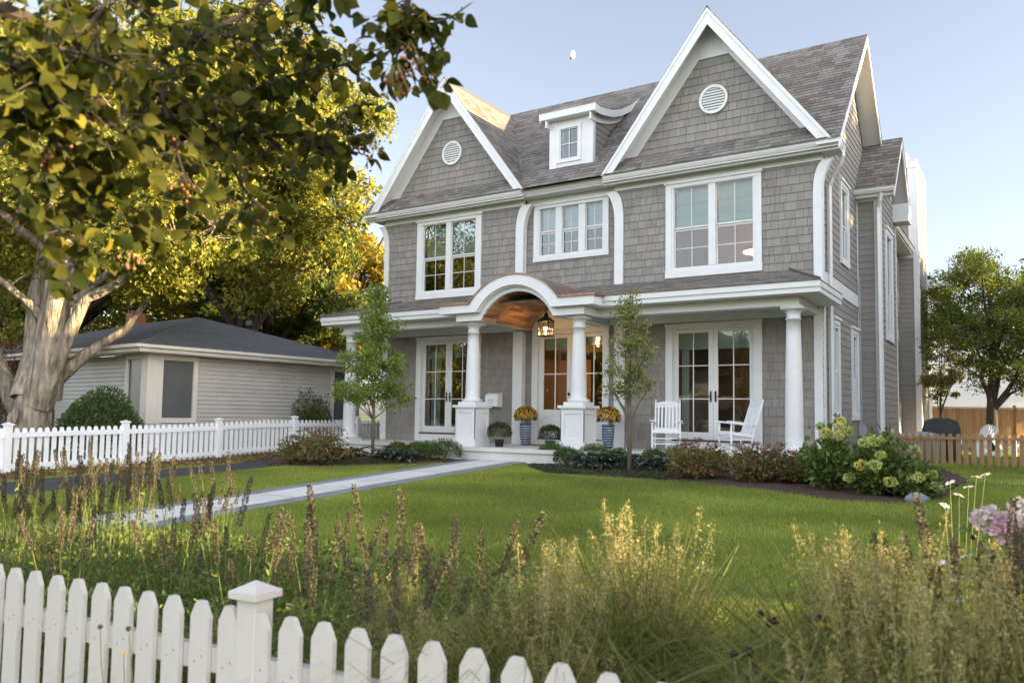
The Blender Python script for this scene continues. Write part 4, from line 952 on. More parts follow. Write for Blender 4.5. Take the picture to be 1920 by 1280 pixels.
m=MB(); m.tube([(0.05,0,ez+.03),(-hw,hw,ez+hw*sl_+.03),(0.05,LY,ez+.03)],.035,4); m.tube([(-hw,hw,ez+hw*sl_+.03),(-LX+hw,hw,ez+hw*sl_+.03)],.035,4); m.build('hip_cap','ranch_roof',roof,world=False)
m=MB(); m.box(-9.8,-9.3,4.6,5.1,ez+.8,ez+1.95); c=m.build('chimney','brick',roof,world=False); m=MB(); m.box(-9.9,-9.2,4.5,5.2,ez+2.1,ez+2.13); m.box(-9.7,-9.4,4.7,5.0,ez+1.95,ez+2.1); m.build('chimney_cap','black_iron',roof,world=False)
m=MB(); m.box(-2.2,-1.9,4.5,4.75,ez+1.05,ez+1.18); m.build('roof_vent','black_iron',roof,world=False)
def rwin(x0,x1,y0,y1,z0,z1,side):
    m=MB(); 
    if side=='r':
        F=Face('s',wx); frame(F,m,y0,y1,z0,z1,.13,-.02,.05); w=lb(m,'window','trim_cream'); p=MB(); F.box(p,y0+.12,y1-.12,-.03,.0,z0+.12,z1-.12)
    else:
        F=Face('f',wy); frame(F,m,x0,x1,z0,z1,.13,-.02,.05); w=lb(m,'window','trim_cream'); p=MB(); F.box(p,x0+.12,x1-.12,-.03,.0,z0+.12,z1-.12)
    p.build('pane','screen_glass',w,world=False); return w
rwin(0,0,.8,1.92,.98,2.752,'r'); rwin(0,0,6.52,7.45,.98,2.752,'r'); rwin(-1.65,-.68,0,0,.98,2.752,'f')
m=MB(); m.box(wx-.13,wx+.045,wy-.045,wy+.25,.95,2.75); lb(m,'corner_panel','trim_cream')
# white garage and brown fence far behind, between ranch and our house
gr=thing('garage','white garage with a small paned window seen past the left porch column','garage',(-15.3,8.5,-.55),math.radians(-4.5))
m=MB(); boards(m,(-3,0,0),(1,0,0),(0,0,1),(0,-1,0),[rect(0,3.4,0,2.6),rect(4.5,7,0,2.6),rect(3.4,4.5,0,1.1),rect(3.4,4.5,2.1,2.6)],.12,(3,3.6),tb=.012,tt=.002,gap=.002,tone=.02,seed=311); boards(m,(4,0,0),(0,1,0),(0,0,1),(1,0,0),[rect(0,6,0,2.6)],.12,(3,3.6),tb=.012,tt=.002,gap=.002,tone=.02,seed=312)
m.build('wall','vinyl_white',gr,world=False)
m=MB(); frame(Face('f',0),m,.35,1.55,1.05,2.15,.08,-.02,.04); 
for i in(1,2): Face('f',0).box(m,.35+.4*i-.015,.35+.4*i+.015,.0,.02,1.1,2.1)
Face('f',0).box(m,.4,1.5,.001,.019,1.58,1.61); w=m.build('window','vinyl_fence',gr,world=False); p=MB(); Face('f',0).box(p,.4,1.5,-.03,-.01,1.1,2.1); p.build('pane','dark_glass',w,world=False)
m=MB(); m.prism([(-3.4,2.6),(4.4,2.6),(4.4,2.75),(-3.4,2.75)],-.35,-.25); boards(m,(-3.4,-.35,2.75),(1,0,0),Vector((0,1,.45)).normalized(),Vector((0,-.45,1)).normalized(),[rect(0,7.8,0,3.6)],.14,(.3,1),tb=.01,tt=.002,gap=.002,tone=.12,seed=313); m.build('roof','ranch_roof',gr,world=False)
bf=thing('board_fence','short weathered brown board fence between ranch house and garage','fence',(-15.1,4.6,-.55),math.radians(-4))
m=MB(); boards(m,(0,0,0),(1,0,0),(0,0,1),(0,-1,0),[rect(0,3.6,0,1.55)],3,(.19,.2),tb=.02,tt=.02,gap=.03,tone=.15,v0=0,seed=5); m.f=m.f[:-1];m.c=m.c[:-1];m.mi=m.mi[:-1]; m.build('boards','cedar_gray',bf,world=False)
m=MB(); m.box(0,3.6,.005,.05,.3,.39); m.box(0,3.6,.005,.05,1.2,1.29); m.build('rail','cedar_gray',bf,world=False)
# white sided house at the back right
wh=thing('white_house','white sided two storey house beyond the back yard fence','house',(4,27,-.5),math.radians(32))
m=MB(); boards(m,(-9,0,0),(1,0,0),(0,0,1),(0,-1,0),[rect(0,12.5,0,5.0),rect(13.6,18,0,5.0),rect(12.5,13.6,0,3.0),rect(12.5,13.6,4.2,5.0)],.13,(3,3.6),tb=.012,tt=.002,gap=.002,tone=.02,seed=321); m.build('wall','vinyl_white',wh,world=False)
m=MB(); m.box(-.05,.05,-.03,0,0,5.0); frame(Face('f',0),m,3.4,4.7,2.95,4.25,.09,0,.03); m.build('trim','vinyl_fence',wh,world=False); p=MB(); p.box(3.45,4.65,.01,.03,3,4.2); p.build('window','dark_glass',wh,world=False)
m=MB(); boards(m,(-9.5,-.5,5.0),(1,0,0),Vector((0,1,.35)).normalized(),Vector((0,-.35,1)).normalized(),[rect(0,19,0,5)],.14,(.3,1),tb=.01,tt=.002,gap=.002,tone=.12,seed=322); m.build('roof','ranch_roof',wh,world=False)
# covered grill
gl=thing('covered_grill','barbecue grill under a black fitted cover at the right corner of the house','grill',(1.62,5.6,-.42),math.radians(10))
m=MB(); prof=[(-.36,0),(.36,0),(.35,.80),(.30,.98),(.15,1.04),(-.15,1.04),(-.30,.98),(-.35,.80)]; m.prism(prof,-.28,.28); m.build('cover','grill_cover',gl,world=False,bevel=.05)
# adirondack chairs
def adirondack(label,loc,rz):
    r=thing('adirondack_chair',label,'garden chair',loc,rz,'white garden chairs in the back yard')
    m=MB(); 
    for i in range(5): bar(m,(-.27,-.28+i*.11,.36-i*.035),(.27,-.28+i*.11,.36-i*.035),.09,.02)
    m.build('seat','chair_white',r,world=False); m=MB()
    for i in range(7): x=-.24+i*.08; t=abs(i-3)/3; bar(m,(x*.8,.2,.2),(x*1.1,.52,.95-.12*t*t),.065,.018)
    m.build('backrest','chair_white',r,world=False)
    for s in(-1,1):
        m=MB(); m.box(s*.33-.06,s*.33+.06,-.36,.34,.52,.545); m.build('armrest','chair_white',r,world=False)
        m=MB(); m.box(s*.3-.02,s*.3+.02,-.32,-.22,0,.52); m.build('leg','chair_white',r,world=False); m=MB(); bar(m,(s*.28,-.3,.3),(s*.28,.62,.02),.025,.09); m.build('leg','chair_white',r,world=False)
    return r
adirondack('white garden chair with fanned back facing left, nearest the covered grill',(2.15,9.9,-.42),math.radians(-40)); adirondack('white garden chair seen side on next to the big tree trunk',(2.9,11.3,-.42),math.radians(75))
ac=thing('air_conditioner','grey outdoor air conditioner unit behind the cedar picket fence','air conditioner',(1.25,4.6,-.42)); m=MB(); m.box(-.4,.4,-.4,.4,0,.70); m.build('body','meter_gray',ac,world=False,bevel=.03); m=MB(); m.lathe([(.34,.70),(.34,.73),(.30,.735),(.1,.76)],(0,0,0),20); m.build('fan_grille','meter_gray',ac,world=False)
# utility pole
m=MB(); m.tube([(0,0,0),(0,0,9)],[.14,.10],8); up=m.build('utility_pole','bark_dark',None); up.location=(-26,24,-.6); tag(up,'thin brown utility pole rising behind the ranch house roof','utility pole')
# moon: the sunlit half only
mo=MB(); Rm=12.6; n=14; vs=[];fs=[]
for i in range(n+1):
    for j in range(n+1):
        th_=PI*i/n; ph=-.12+(PI/2+.12)*j/n; vs.append((Rm*math.sin(th_)*math.sin(ph),-Rm*math.sin(th_)*math.cos(ph),Rm*math.cos(th_)))
fs=[(i*(n+1)+j,i*(n+1)+j+1,(i+1)*(n+1)+j+1,(i+1)*(n+1)+j) for i in range(n) for j in range(n)]
mo.add(vs,fs); mm=mo.build('moon','moon_rock',None,smooth=True)
mp_=Vector((-1089.9,1971.6,1049.2)); tc_=(Vector((3.5,-17,.5))-mp_).normalized(); rt_=Vector((0,0,1)).cross(-tc_).normalized()*-1; up_=(-tc_).cross(rt_)
if up_.z<0: up_=-up_
rt_=(-tc_).cross(up_).normalized(); a_=math.radians(-18); rx=rt_*math.cos(a_)+up_*math.sin(a_); yy=-tc_; zz=rx.cross(yy).normalized()
M_=Matrix((rx,yy,zz)).transposed().to_4x4(); M_.translation=mp_; mm.matrix_world=M_; tag(mm,'small pale half moon high in the sky between the two gables','moon')
# ============================================================ foliage tools
def unit(a): return a/np.maximum(np.linalg.norm(a,axis=1,keepdims=True),1e-9)
def leafcards(P,size,aspect=.55,droop=0.0,upbias=.4,hang=0.0,tone=(.75,1.2),fold=0.12,rng=NP,outdir=None):
    """rhombic folded leaf cards (two triangles' worth per quad) at points P"""
    n=len(P); d=rng.normal(size=(n,3)); 
    if outdir is not None: d=d*.6+outdir*1.0
    d[:,2]-=droop; d=unit(d); nn=rng.normal(size=(n,3)); nn[:,2]+=upbias*2; nn=unit(nn-d*np.sum(nn*d,axis=1,keepdims=True)); s=np.cross(d,nn)
    L=rng.uniform(size[0],size[1],n)[:,None]; w=L*aspect/2*rng.uniform(.8,1.2,(n,1))
    b=P; t=P+d*L; m=P+d*L*.45+nn*L*fold
    V=np.stack([b,m-s*w-nn*L*fold*1.5,t,m+s*w-nn*L*fold*1.5],axis=1).reshape(-1,3)
    F=np.arange(n*4).reshape(n,4); C=np.ones((n,3)); C[:,0]=rng.uniform(tone[0],tone[1],n); C[:,1]=rng.uniform(0,1,n)
    return V,F,C
def ell_points(n,c,r,rng=NP,shell=.55,flat=0):
    v=unit(rng.normal(size=(n,3))); q=(shell+(1-shell)*rng.random((n,1)))**.9; p=v*q*np.array(r)
    if flat: p[:,2]=np.where(p[:,2]<-r[2]*flat,-r[2]*flat*rng.random(n),p[:,2])
    return p+np.array(c)
def limbs(mb,trunk,ends,r0,nmain=7,wob=.12,seg=6,rng=NP,rmin=.012,twigr=.018):
    """trunk polyline with radii; main limbs to a subset of ends, twigs to the rest"""
    ends=[Vector(e) for e in ends]; rr=random.Random(int(abs(ends[0].x*100))+len(ends))
    main=[]; pool=ends[:]
    while pool and len(main)<nmain:
        best=max(pool,key=lambda e:min([(e-m).length for m in main],default=e.length)) if main else rr.choice(pool); main.append(best); pool.remove(best)
    joints=[]
    tp=[Vector(p) for p,_ in trunk]
    for e in main:
        k=min(range(len(tp)),key=lambda i:abs((e-tp[i]).length-0) if tp[i].z<e.z-.15*(e-tp[0]).length else 1e9); s=tp[k]; rs=trunk[k][1]*.62
        L=(e-s).length; pts=[s]; 
        for i in range(1,6):
            t=i/5; p=s.lerp(e,t)+Vector((0,0,math.sin(t*PI)*L*.08)); p+=Vector((rr.uniform(-1,1),rr.uniform(-1,1),rr.uniform(-1,1)))*L*wob*.35*(1-abs(2*t-1)); pts.append(p)
        rad=[max(rmin,rs*(1-.86*(i/5)**.8)) for i in range(6)]; mb.tube(pts,rad,seg,cap=False); joints+= [(p,r) for p,r in zip(pts[1:],rad[1:])]
    for e in pool:
        s,rs=min(joints,key=lambda j:(e-j[0]).length+(.8 if j[0].z>e.z else 0)); L=(e-s).length
        mid=s.lerp(e,.5)+Vector((rr.uniform(-1,1),rr.uniform(-1,1),rr.uniform(-.3,1)))*L*.12; r1=min(rs*.6,twigr+L*.008); mb.tube([s,mid,e],[r1,r1*.7,rmin*.6],4,cap=False)
def tree(name,label,base,trunk,ells,nclump,nleaf,clump_r,size,leafmat,barkmat,nmain=8,group=None,cat='tree',seed=1,limbmat=True,aspect=.6,droop=.2,upbias=.3,flatz=.65,zmin=None,twigr=.02,tone=(.7,1.25),extra=None,shell=.45):
    rng=np.random.default_rng(seed); t=thing(name,label,cat,base,0,group)
    cl=[]
    for (c,r,wt) in ells: cl.append(ell_points(max(3,int(nclump*wt)),c,r,rng,shell))
    cl=np.concatenate(cl)
    if zmin is not None: cl[:,2]=np.maximum(cl[:,2],zmin+rng.random(len(cl))*.5)
    m=MB(); m.tube([p for p,_ in trunk],[r for _,r in trunk],12)
    limbs(m,trunk,[tuple(c) for c in cl],trunk[0][1],nmain,rng=rng,twigr=twigr)
    if extra: extra(m)
    m.build('trunk',barkmat,t,smooth=True,world=False)
    cr=clump_r*rng.uniform(.6,1.35,len(cl)); idx=rng.integers(0,len(cl),nleaf); off=rng.normal(size=(nleaf,3)); off=unit(off)*(rng.random((nleaf,1))**.45); off[:,2]*=flatz
    P=cl[idx]+off*cr[idx][:,None]; V,F,C=leafcards(P,size,aspect,droop,upbias,tone=tone,rng=rng)
    mesh_np('crown',V,F,C,leafmat,t,local=True)
    return t
def gz_(x,y): return (x,y,g(x,y))
# ---- big maple left of the ranch house, several stems from one massive trunk
def mtrunk(m):
    # heavy stems (local coordinates)
    S=lambda pts,rad: m.tube(pts,rad,10,cap=False)
    S([(-.1,-.1,1.5),(-.25,.1,2.6),(-.35,.1,4.0),(-.2,.3,6.2),(.3,.5,9)],[.42,.30,.24,.18,.10])
    S([(.15,.1,1.5),(.35,.15,2.7),(.6,.2,4.4),(.75,.1,6.5),(1.2,.4,9)],[.44,.36,.28,.2,.1])
    S([(.25,0,1.3),(.62,.12,2.3),(1.0,.3,3.3),(1.35,.4,3.95),(2.0,.7,4.25),(2.5,1.0,4.7),(2.8,1.2,5.6)],[.32,.2,.16,.13,.11,.09,.05])
    S([(.2,.2,1.8),(.7,.9,2.7),(1.1,1.6,3.3),(1.4,2.1,4.3)],[.22,.14,.10,.05])
    S([(-.3,0,.9),(-.75,-.2,1.6),(-1.3,-.4,2.6),(-1.9,-.7,4.4),(-2.7,-1,6.4)],[.34,.24,.19,.15,.08])
    S([(-.3,.1,1.3),(-.55,.2,2.2),(-1.0,.5,3.0),(-1.9,1,3.9),(-3,1.5,4.8)],[.25,.2,.15,.11,.05])
    # root flare
    for a in range(7): t=a*2*PI/7+.3; m.tube([(math.cos(t)*.05,math.sin(t)*.05,1.5),(math.cos(t)*.20,math.sin(t)*.20,.9),(math.cos(t)*.36,math.sin(t)*.36,.3),(math.cos(t)*.7,math.sin(t)*.7,-.15)],[.15,.24,.2,.07],9,cap=False)
    m.blob((.12,-.50,1.08),(.13,.07,.2),12,8); m.blob((-.20,-.44,.95),(.12,.08,.2),12,8)
tree('maple_tree','huge old maple with pale furrowed trunk splitting into many stems beside the ranch house',gz_(-17.2,-6.7),
  [((0,0,-.3),.50),((0,0,.4),.45),((0,0,1.1),.44),((.02,0,1.7),.40),((.05,.1,2.3),.30),((.2,.1,3.4),.22),((.3,.2,5),.18),((.5,.3,7),.14)],
  [((-.5,0,8.3),(5.2,4.8,3.6),.55),((2.6,1.8,5.9),(2.4,2.2,1.8),.25),((-2.5,-1,6.0),(2.6,2.2,2.0),.2)],260,90000,.68,(.09,.16),'leaf_maple','bark_pale',nmain=12,seed=5,extra=mtrunk,twigr=.03)
BG='tall trees behind the ranch house'
def bgtree(name,label,x,y,h,rx,rz,cz,lm,seed,n=30000,nc=110,size=(.14,.28),cr=.8,group=BG,bark='bark_dark',low=None):
    z=g(x,y) if y>-17 else -1.1
    ells=[((0,0,cz),(rx,rx,rz),.6),((rx*.35,-rx*.2,cz-rz*.35),(rx*.75,rx*.7,rz*.6),.2),((-rx*.3,rx*.1,cz+rz*.3),(rx*.6,rx*.6,rz*.6),.2)]
    return tree(name,label,(x,y,z),[((0,0,-.3),h*.028),((0,0,h*.2),h*.022),((.1,0,h*.45),h*.016),((0,.1,h*.75),h*.008)],ells,nc,n,cr,size,lm,bark,nmain=9,seed=seed,group=group)
bgtree('maple_tree','tall sunlit yellow-green tree whose crown edge stands against the sky left of the house',-21.8,3.2,19,5.0,6.8,11.6,'leaf_maple',11,70000,190,cr=1.05)
bgtree('shade_tree','dark green rounded tree directly behind the ranch house roof peak',-26.5,8.2,13,4.9,4.8,7.4,'leaf_dark',12,50000,150)
bgtree('shade_tree','golden yellow tree at right, partly hidden by the left gable edge',-30.5,17.5,15,5.2,5.6,8.6,'leaf_gold',13,50000,150)
bgtree('shade_tree','golden tree low behind the right slope of the ranch roof',-28.5,12.6,11,4.2,4.4,6.3,'leaf_gold',14,40000,130)
bgtree('shade_tree','yellow-green low tree behind the left of the ranch roof',-33.5,9.5,11,4.4,4.2,5.8,'leaf_gold',15,26000,100)
bgtree('shade_tree','tall yellow-green tree behind the upper left branches',-31,1.0,20,7,8.2,11.5,'leaf_maple',16,60000,180,cr=1.2)
bgtree('shade_tree','far green tree at the left edge of the view',-41,4.5,20,7,8,11,'leaf_maple',17,42000,150,cr=1.3)
bgtree('shade_tree','dark tree filling the gap beneath the maple limbs',-36,14.5,15,6,6,8,'leaf_dark',18,34000,120)
bgtree('shade_tree','orange-brown thin tree close to the left corner of the house',-24.5,16.5,12,3.2,4.6,7.2,'leaf_gold',19,15000,80,cr=.6)
# right side
bgtree('pear_tree','large rounded dark green tree with a yellow sunlit top in the back yard',2.45,13.2,7,2.2,2.6,4.4,'leaf_mid',21,40000,170,size=(.06,.11),cr=.48,group=None,bark='bark_dark')
bgtree('pear_tree','green tree at the right edge behind the garden chairs',5.2,14.2,7,2.2,2.4,4.4,'leaf_mid',22,26000,110,size=(.07,.12),cr=.42,group=None)
tree('young_tree','small thin yellow-leaved tree against the cedar privacy fence',(1.2,10.6,-.42),[((0,0,0),.035),((0,0,1.2),.03),((.02,0,2.2),.02),((0,0,3),.01)],[((0,0,2.55),(.62,.62,1.05),1)],40,3800,.2,(.06,.10),'leaf_yellowgreen','bark_dark',nmain=6,seed=23,twigr=.006)
bgtree('shade_tree','distant green tree above the white sided house',6,42,12,5,5,7.5,'leaf_dark',24,16000,80,group=None)
# saplings in the beds
tree('young_maple','young leafy sapling with bright green leaves in front of the left porch',(-8.91,-3.52,-.47),[((0,0,-.1),.040),((0,0,.9),.033),((.01,0,1.6),.027),((0,.01,2.6),.018),((.01,0,3.7),.008)],
  [((0,0,1.55),(.98,.8,.38),.35),((.0,0,2.15),(.85,.75,.45),.3),((0,0,2.9),(.50,.48,.6),.25),((0,0,3.6),(.22,.22,.45),.1)],95,9000,.25,(.055,.10),'leaf_sapling','bark',nmain=12,seed=31,aspect=.5,droop=.5,twigr=.007,shell=.3)
tree('young_maple','slender sparse young tree in front of the porch, left of the rocking chairs',(-2.67,-3.49,-.46),[((0,0,-.1),.046),((0,0,.9),.038),((-.01,0,1.5),.032),((0,.01,2.3),.02),((.01,0,3.45),.008)],
  [((0,0,1.75),(.60,.5,.5),.4),((.0,0,2.3),(.52,.5,.4),.35),((0,0,3.0),(.25,.25,.5),.25)],90,3400,.17,(.045,.085),'leaf_sapling_dull','bark',nmain=14,seed=32,aspect=.45,droop=.4,twigr=.006,shell=.2)
# ---- off-frame neighbours to the right (placed and shaped to shade the lot from the low sun) and across the street (seen mirrored in the glass)
nh=thing('neighbour_house','tan two storey house next door to the right of the grey house','house',(17,4,-.5))
m=MB(); m.box(-5,5,-9.5,9,0,5.6); m.build('wall','vinyl_siding',nh,world=False); m=MB(); m.prism([(-5.6,5.5),(5.6,5.5),(0,8.6)],-10,9.5); m.build('roof','ranch_roof',nh,world=False)
for i,(x,y,h,rx,rz,cz) in enumerate([(15.5,12.5,13,3.6,4.8,6.6),(17,21,14,4,5.2,7),(19,31,14,4.4,5.2,7),(22,42,15,5,5.5,7.5),(13.0,-10.2,12,3.2,4.9,8.0),(28,1,13,3.4,4.4,8.4),(17.5,7.0,13,4.2,3.9,8.6)]):
    bgtree('shade_tree',['leafy tree beside the tan house','second leafy tree behind the tan house','third tree behind the tan house','far tree behind the tan house','unseen street tree with its crown set to filter the low sun','tall tree beyond the tan house','unseen tall tree added over the tan house to shade the side gable'][i],x,y,h,rx,rz,cz,'leaf_dark',40+i,9000,70,size=(.25,.45),cr=1.0,group='trees around the tan house')  # last tree put in to shade the side gable; street tree shaped for dapple
def sun_block_hedge(name,label,x0,x1,y0,y1,h,seed,n=9000,lm='leaf_yew',z=-1.0):
    rng=np.random.default_rng(seed); t=thing(name,label,'sun_block_hedge',((x0+x1)/2,(y0+y1)/2,z)); m=MB(); m.box(x0-(x0+x1)/2+.1,x1-(x0+x1)/2-.1,y0-(y0+y1)/2+.1,y1-(y0+y1)/2-.1,0,h-.1); m.build('branches','bark_dark',t,world=False)
    P=rng.random((n,3))*np.array([x1-x0,y1-y0,h])-np.array([(x1-x0)/2,(y1-y0)/2,0]); V,F,C=leafcards(P,(.1,.2),rng=rng); mesh_np('foliage',V,F,C,lm,t,local=True)
sun_block_hedge('sun_block_hedge','unseen evergreen screen added at the right front to keep low sun off the fence',8.6,10,-16.3,-12.8,3.0,61); sun_block_hedge('sun_block_hedge','unseen low evergreen screen added to keep low sun off the lawn',8.6,9.8,-9.1,1,1.9,62,z=-.7); sun_block_hedge('sun_block_hedge','unseen short evergreen screen added between the other two to narrow the sun gap',8.6,9.8,-11.7,-10.2,2.2,63,z=-.9)  # unseen blockers added and gapped so low sun reaches only parts of the border
for i,(x,y,w_,wy_,h,c) in enumerate([(-19,-46,11,8,5.5,'vinyl_white'),(-38,-48,12,9,5.8,'vinyl_siding'),(-58,-40,12,9,5.5,'vinyl_siding')]):
    ho=thing('street_house',['white house across the street facing the grey house','tan house across the street','tan house far along the street'][i],'house',(x,y,-1.1)); m=MB(); m.box(-w_/2,w_/2,-wy_/2,wy_/2,0,h)
    m.build('wall',c,ho,world=False); m=MB(); m.prism([(-w_/2-.5,h),(w_/2+.5,h),(0,h+4)],-wy_/2-.5,wy_/2+.5); m.build('roof','ranch_roof',ho,world=False)
    m=MB(); 
    for a in(-.32,0,.3): m.box(a*w_-.6,a*w_+.6,wy_/2,wy_/2+.04,1,2.6); m.box(a*w_-.6,a*w_+.6,wy_/2,wy_/2+.04,3.6,5)
    m.build('window','dark_glass',ho,world=False)
for i,(x,y,h,rx,rz,cz) in enumerate([(-7,-33,12,3.8,4,6.8),(-19,-32,12,4.2,4.4,7),(-27,-36,15,4.6,5.4,8.6),(-36,-31,13,4.2,5,7.2),(-43,-34,14,4.5,5,8),(-50,-36,15,5,5.6,8.5),(2,-40,13,4.5,5,8),(-66,-33,15,5,5.5,8.5)]):
    bgtree('street_tree',['street tree opposite the front walk','street tree opposite the driveway','tall street tree before the white house','broad street tree farther along the street','dense street tree beside the broad one','tall street tree far along the street','street tree opposite the right side of the lot','last street tree along the street'][i],x,y,h,rx,rz,cz-.8,'leaf_maple',70+i,15000,110,size=(.25,.45),cr=1.1,group='trees across the street')
hs=thing('white_house','far sunlit white house glimpsed under the maple at the left edge','house',(-49,4,-.7)); m=MB(); m.box(-4,4,-7,7,0,9); m.build('wall','vinyl_white',hs,world=False); m=MB(); m.prism([(-4.4,9),(4.4,9),(0,12)],-7.4,7.4); m.build('roof','ranch_roof',hs,world=False)
# ============================================================ shrubs and border plants
def shrub(name,label,loc,rx,ry,h,n,size,mat_,seed=1,cat='shrub',lobes=0,aspect=.5,droop=0,core=True,group=None,upbias=.4,shell=.72,noise=.12,extra=None,tone=(.7,1.2),top=None):
    rng=np.random.default_rng(seed); t=thing(name,label,cat,loc,0,group)
    v=unit(rng.normal(size=(n,3))); v[:,2]=np.abs(v[:,2])*1.0-.25*rng.random(n)*(v[:,2]<.3); q=shell+(1-shell)*rng.random(n)
    bump=1+noise*(np.sin(v[:,0]*7+seed)+np.sin(v[:,1]*6+2*seed)+np.sin(v[:,2]*8+seed))
    P=np.stack([v[:,0]*rx,v[:,1]*ry,v[:,2]*h*.62+h*.36],axis=1)*(q*bump)[:,None]; P[:,2]=np.maximum(P[:,2],.02)
    if lobes:
        cs=[(rng.uniform(-.5,.5)*rx,rng.uniform(-.5,.5)*ry,rng.uniform(0,.25)*h) for _ in range(lobes)]; k=rng.integers(0,lobes,n); P=P*np.array([.68,.68,.85])+np.array(cs)[k]
    V,F,C=leafcards(P,size,aspect,droop,upbias,rng=rng,tone=tone,outdir=v*.9); mesh_np('foliage',V,F,C,mat_,t,local=True)
    m=MB()
    for i in range(14):
        a=rng.random()*2*PI; r=rng.random()*.75; m.tube([(0,0,0),(math.cos(a)*r*rx*.5,math.sin(a)*r*ry*.5,h*.4),(math.cos(a)*r*rx,math.sin(a)*r*ry,h*.8)],[.012,.009,.004],4,cap=False)
    m.build('stems','stem' if size[1]<.3 else 'bark_dark',t,world=False)
    if extra: extra(t,rng)
    return t
shrub('rounded_bush','large clipped dome-shaped green bush under the ranch house corner window',(-15.2,-6.15,-.72),1.0,.95,1.78,13000,(.05,.09),'leaf_yew',101,noise=.03,shell=.8)
shrub('bush','dark loose bush in front of the ranch house side wall',(-14.95,.25,-.6),.82,.8,1.75,7000,(.05,.09),'leaf_dark',102,noise=.08,shell=.5)
shrub('bush','dark red-leaved bush behind the maple trunk at far left',(-23.5,-4.3,-.72),1.9,1.6,3.8,8000,(.10,.18),'leaf_rust',103,shell=.5)
BX_='clipped boxwood balls in the beds'
for i,(x,y,r,h,lb_) in enumerate([(-4.95,-2.35,.33,.47,'round boxwood ball at the right edge of the porch step'),(-4.38,-2.75,.29,.40,'boxwood ball below the right pedestal'),(-3.95,-2.35,.36,.46,'boxwood ball right of the right pedestal'),(-3.5,-2.2,.24,.36,'small boxwood ball left of the slender tree'),(-2.72,-2.25,.27,.38,'boxwood ball just behind the slender tree'),(-2.16,-2.4,.31,.47,'boxwood ball below the left rocking chair'),(-1.5,-2.3,.27,.36,'boxwood ball between the rocking chairs'),(-.92,-2.4,.27,.36,'boxwood ball below the right rocking chair'),
    (-7.3,-2.95,.40,.50,'larger boxwood mound beside the left pedestal'),(-7.85,-2.9,.36,.42,'boxwood mound left of the larger one by the left pedestal'),(-8.5,-2.5,.3,.34,'boxwood mound below the left french doors'),(-9.1,-2.45,.28,.34,'boxwood mound right of the leafy sapling')]):
    shrub('boxwood',lb_,(x,y,g(x,y)+.01),r,r,h,2600,(.022,.042),'leaf_box',110+i,group=BX_,noise=.03,shell=.75,cat='boxwood',aspect=.6)
def hosta(label,loc,r,h,n,seed,mat_='leaf_hosta',cat='hosta',ll=(.14,.22)):
    rng=np.random.default_rng(seed); t=thing('hosta',label,cat,loc,0,'hostas and leafy perennials in the beds'); V=[];F=[];C=[]
    for i in range(n):
        a=rng.random()*2*PI; e=rng.uniform(.2,1.25); L=rng.uniform(*ll); d=np.array([math.cos(a),math.sin(a)]); s=np.array([-d[1],d[0]]); rad=r*rng.uniform(.05,.75); z0=h*rng.uniform(.25,.85); w=L*.26; b=len(V)
        for k in range(5):
            q=k/4; p=d*(rad+L*q); z=z0+L*(math.sin(e)*q-.9*q*q*.7); ww=w*math.sin(PI*min(1,.12+q*.88))**.8 if k<4 else 0.004
            V+= [(p[0]-s[0]*ww,p[1]-s[1]*ww,z+.015),(p[0],p[1],z),(p[0]+s[0]*ww,p[1]+s[1]*ww,z+.015)]
        tn=rng.uniform(.7,1.25); gn=rng.random()
        for k in range(4):
            for j in range(2): F.append((b+k*3+j,b+k*3+j+1,b+k*3+4+j,b+k*3+3+j)); C.append((tn,gn,1))
    mesh_np('foliage',V,F,C,mat_,t,local=True); return t
hosta('blue-green hosta clump in front of the boxwoods right of the step',gz_(-3.5,-3.3),.55,.36,170,131); hosta('small blue-green hosta just right of the slender tree',gz_(-2.25,-3.05),.38,.26,100,132); hosta('blue-green hosta clump right of the leafy sapling trunk',gz_(-8.0,-3.75),.6,.30,170,133)
hosta('yellowing hosta clump under the leafy sapling',gz_(-8.95,-4.2),.42,.34,110,134,'leaf_yellowgreen'); hosta('small rust-edged perennial beside the leafy sapling trunk',gz_(-8.45,-3.25),.3,.36,80,135,'leaf_yellowgreen',ll=(.1,.16))
hosta('second hosta clump beside the first in front of the boxwoods',gz_(-3.05,-2.95),.42,.34,110,136)
def redtops(k,hh,rr_):
    def f(t,rng):
        P=[]
        for i in range(k):
            a=rng.random()*2*PI; r=rng.random()**.6*rr_; c=np.array([math.cos(a)*r,math.sin(a)*r,hh*rng.uniform(.75,1.12)]); P.append(c+rng.normal(size=(70,3))*np.array([.05,.05,.018]))
        V,F,C=leafcards(np.concatenate(P),(.014,.03),.8,rng=rng); mesh_np('flower_head',V,F,C,'leaf_rust',t,local=True)
    return f
for i,(x,y,r,h,lb_) in enumerate([(-9.9,-4.75,.5,.55,'reddish bushy shrub at the left end of the left bed'),(-9.1,-4.85,.52,.70,'taller green and red shrub next to the leftmost one'),(-1.35,-3.65,.55,.60,'red-tinged shrub in front of the left rocking chair'),(-.30,-3.65,.55,.60,'red-tinged shrub in front of the right rocking chair'),(.35,-3.6,.40,.48,'red-tinged shrub below the right end column')]):
    shrub('perennial_shrub',lb_,gz_(x,y),r,r,h,2300,(.05,.10),'leaf_red',140+i,group='red-tinged shrubs in the beds',noise=.12,shell=.35,extra=redtops(16,h,r*.8),aspect=.55)
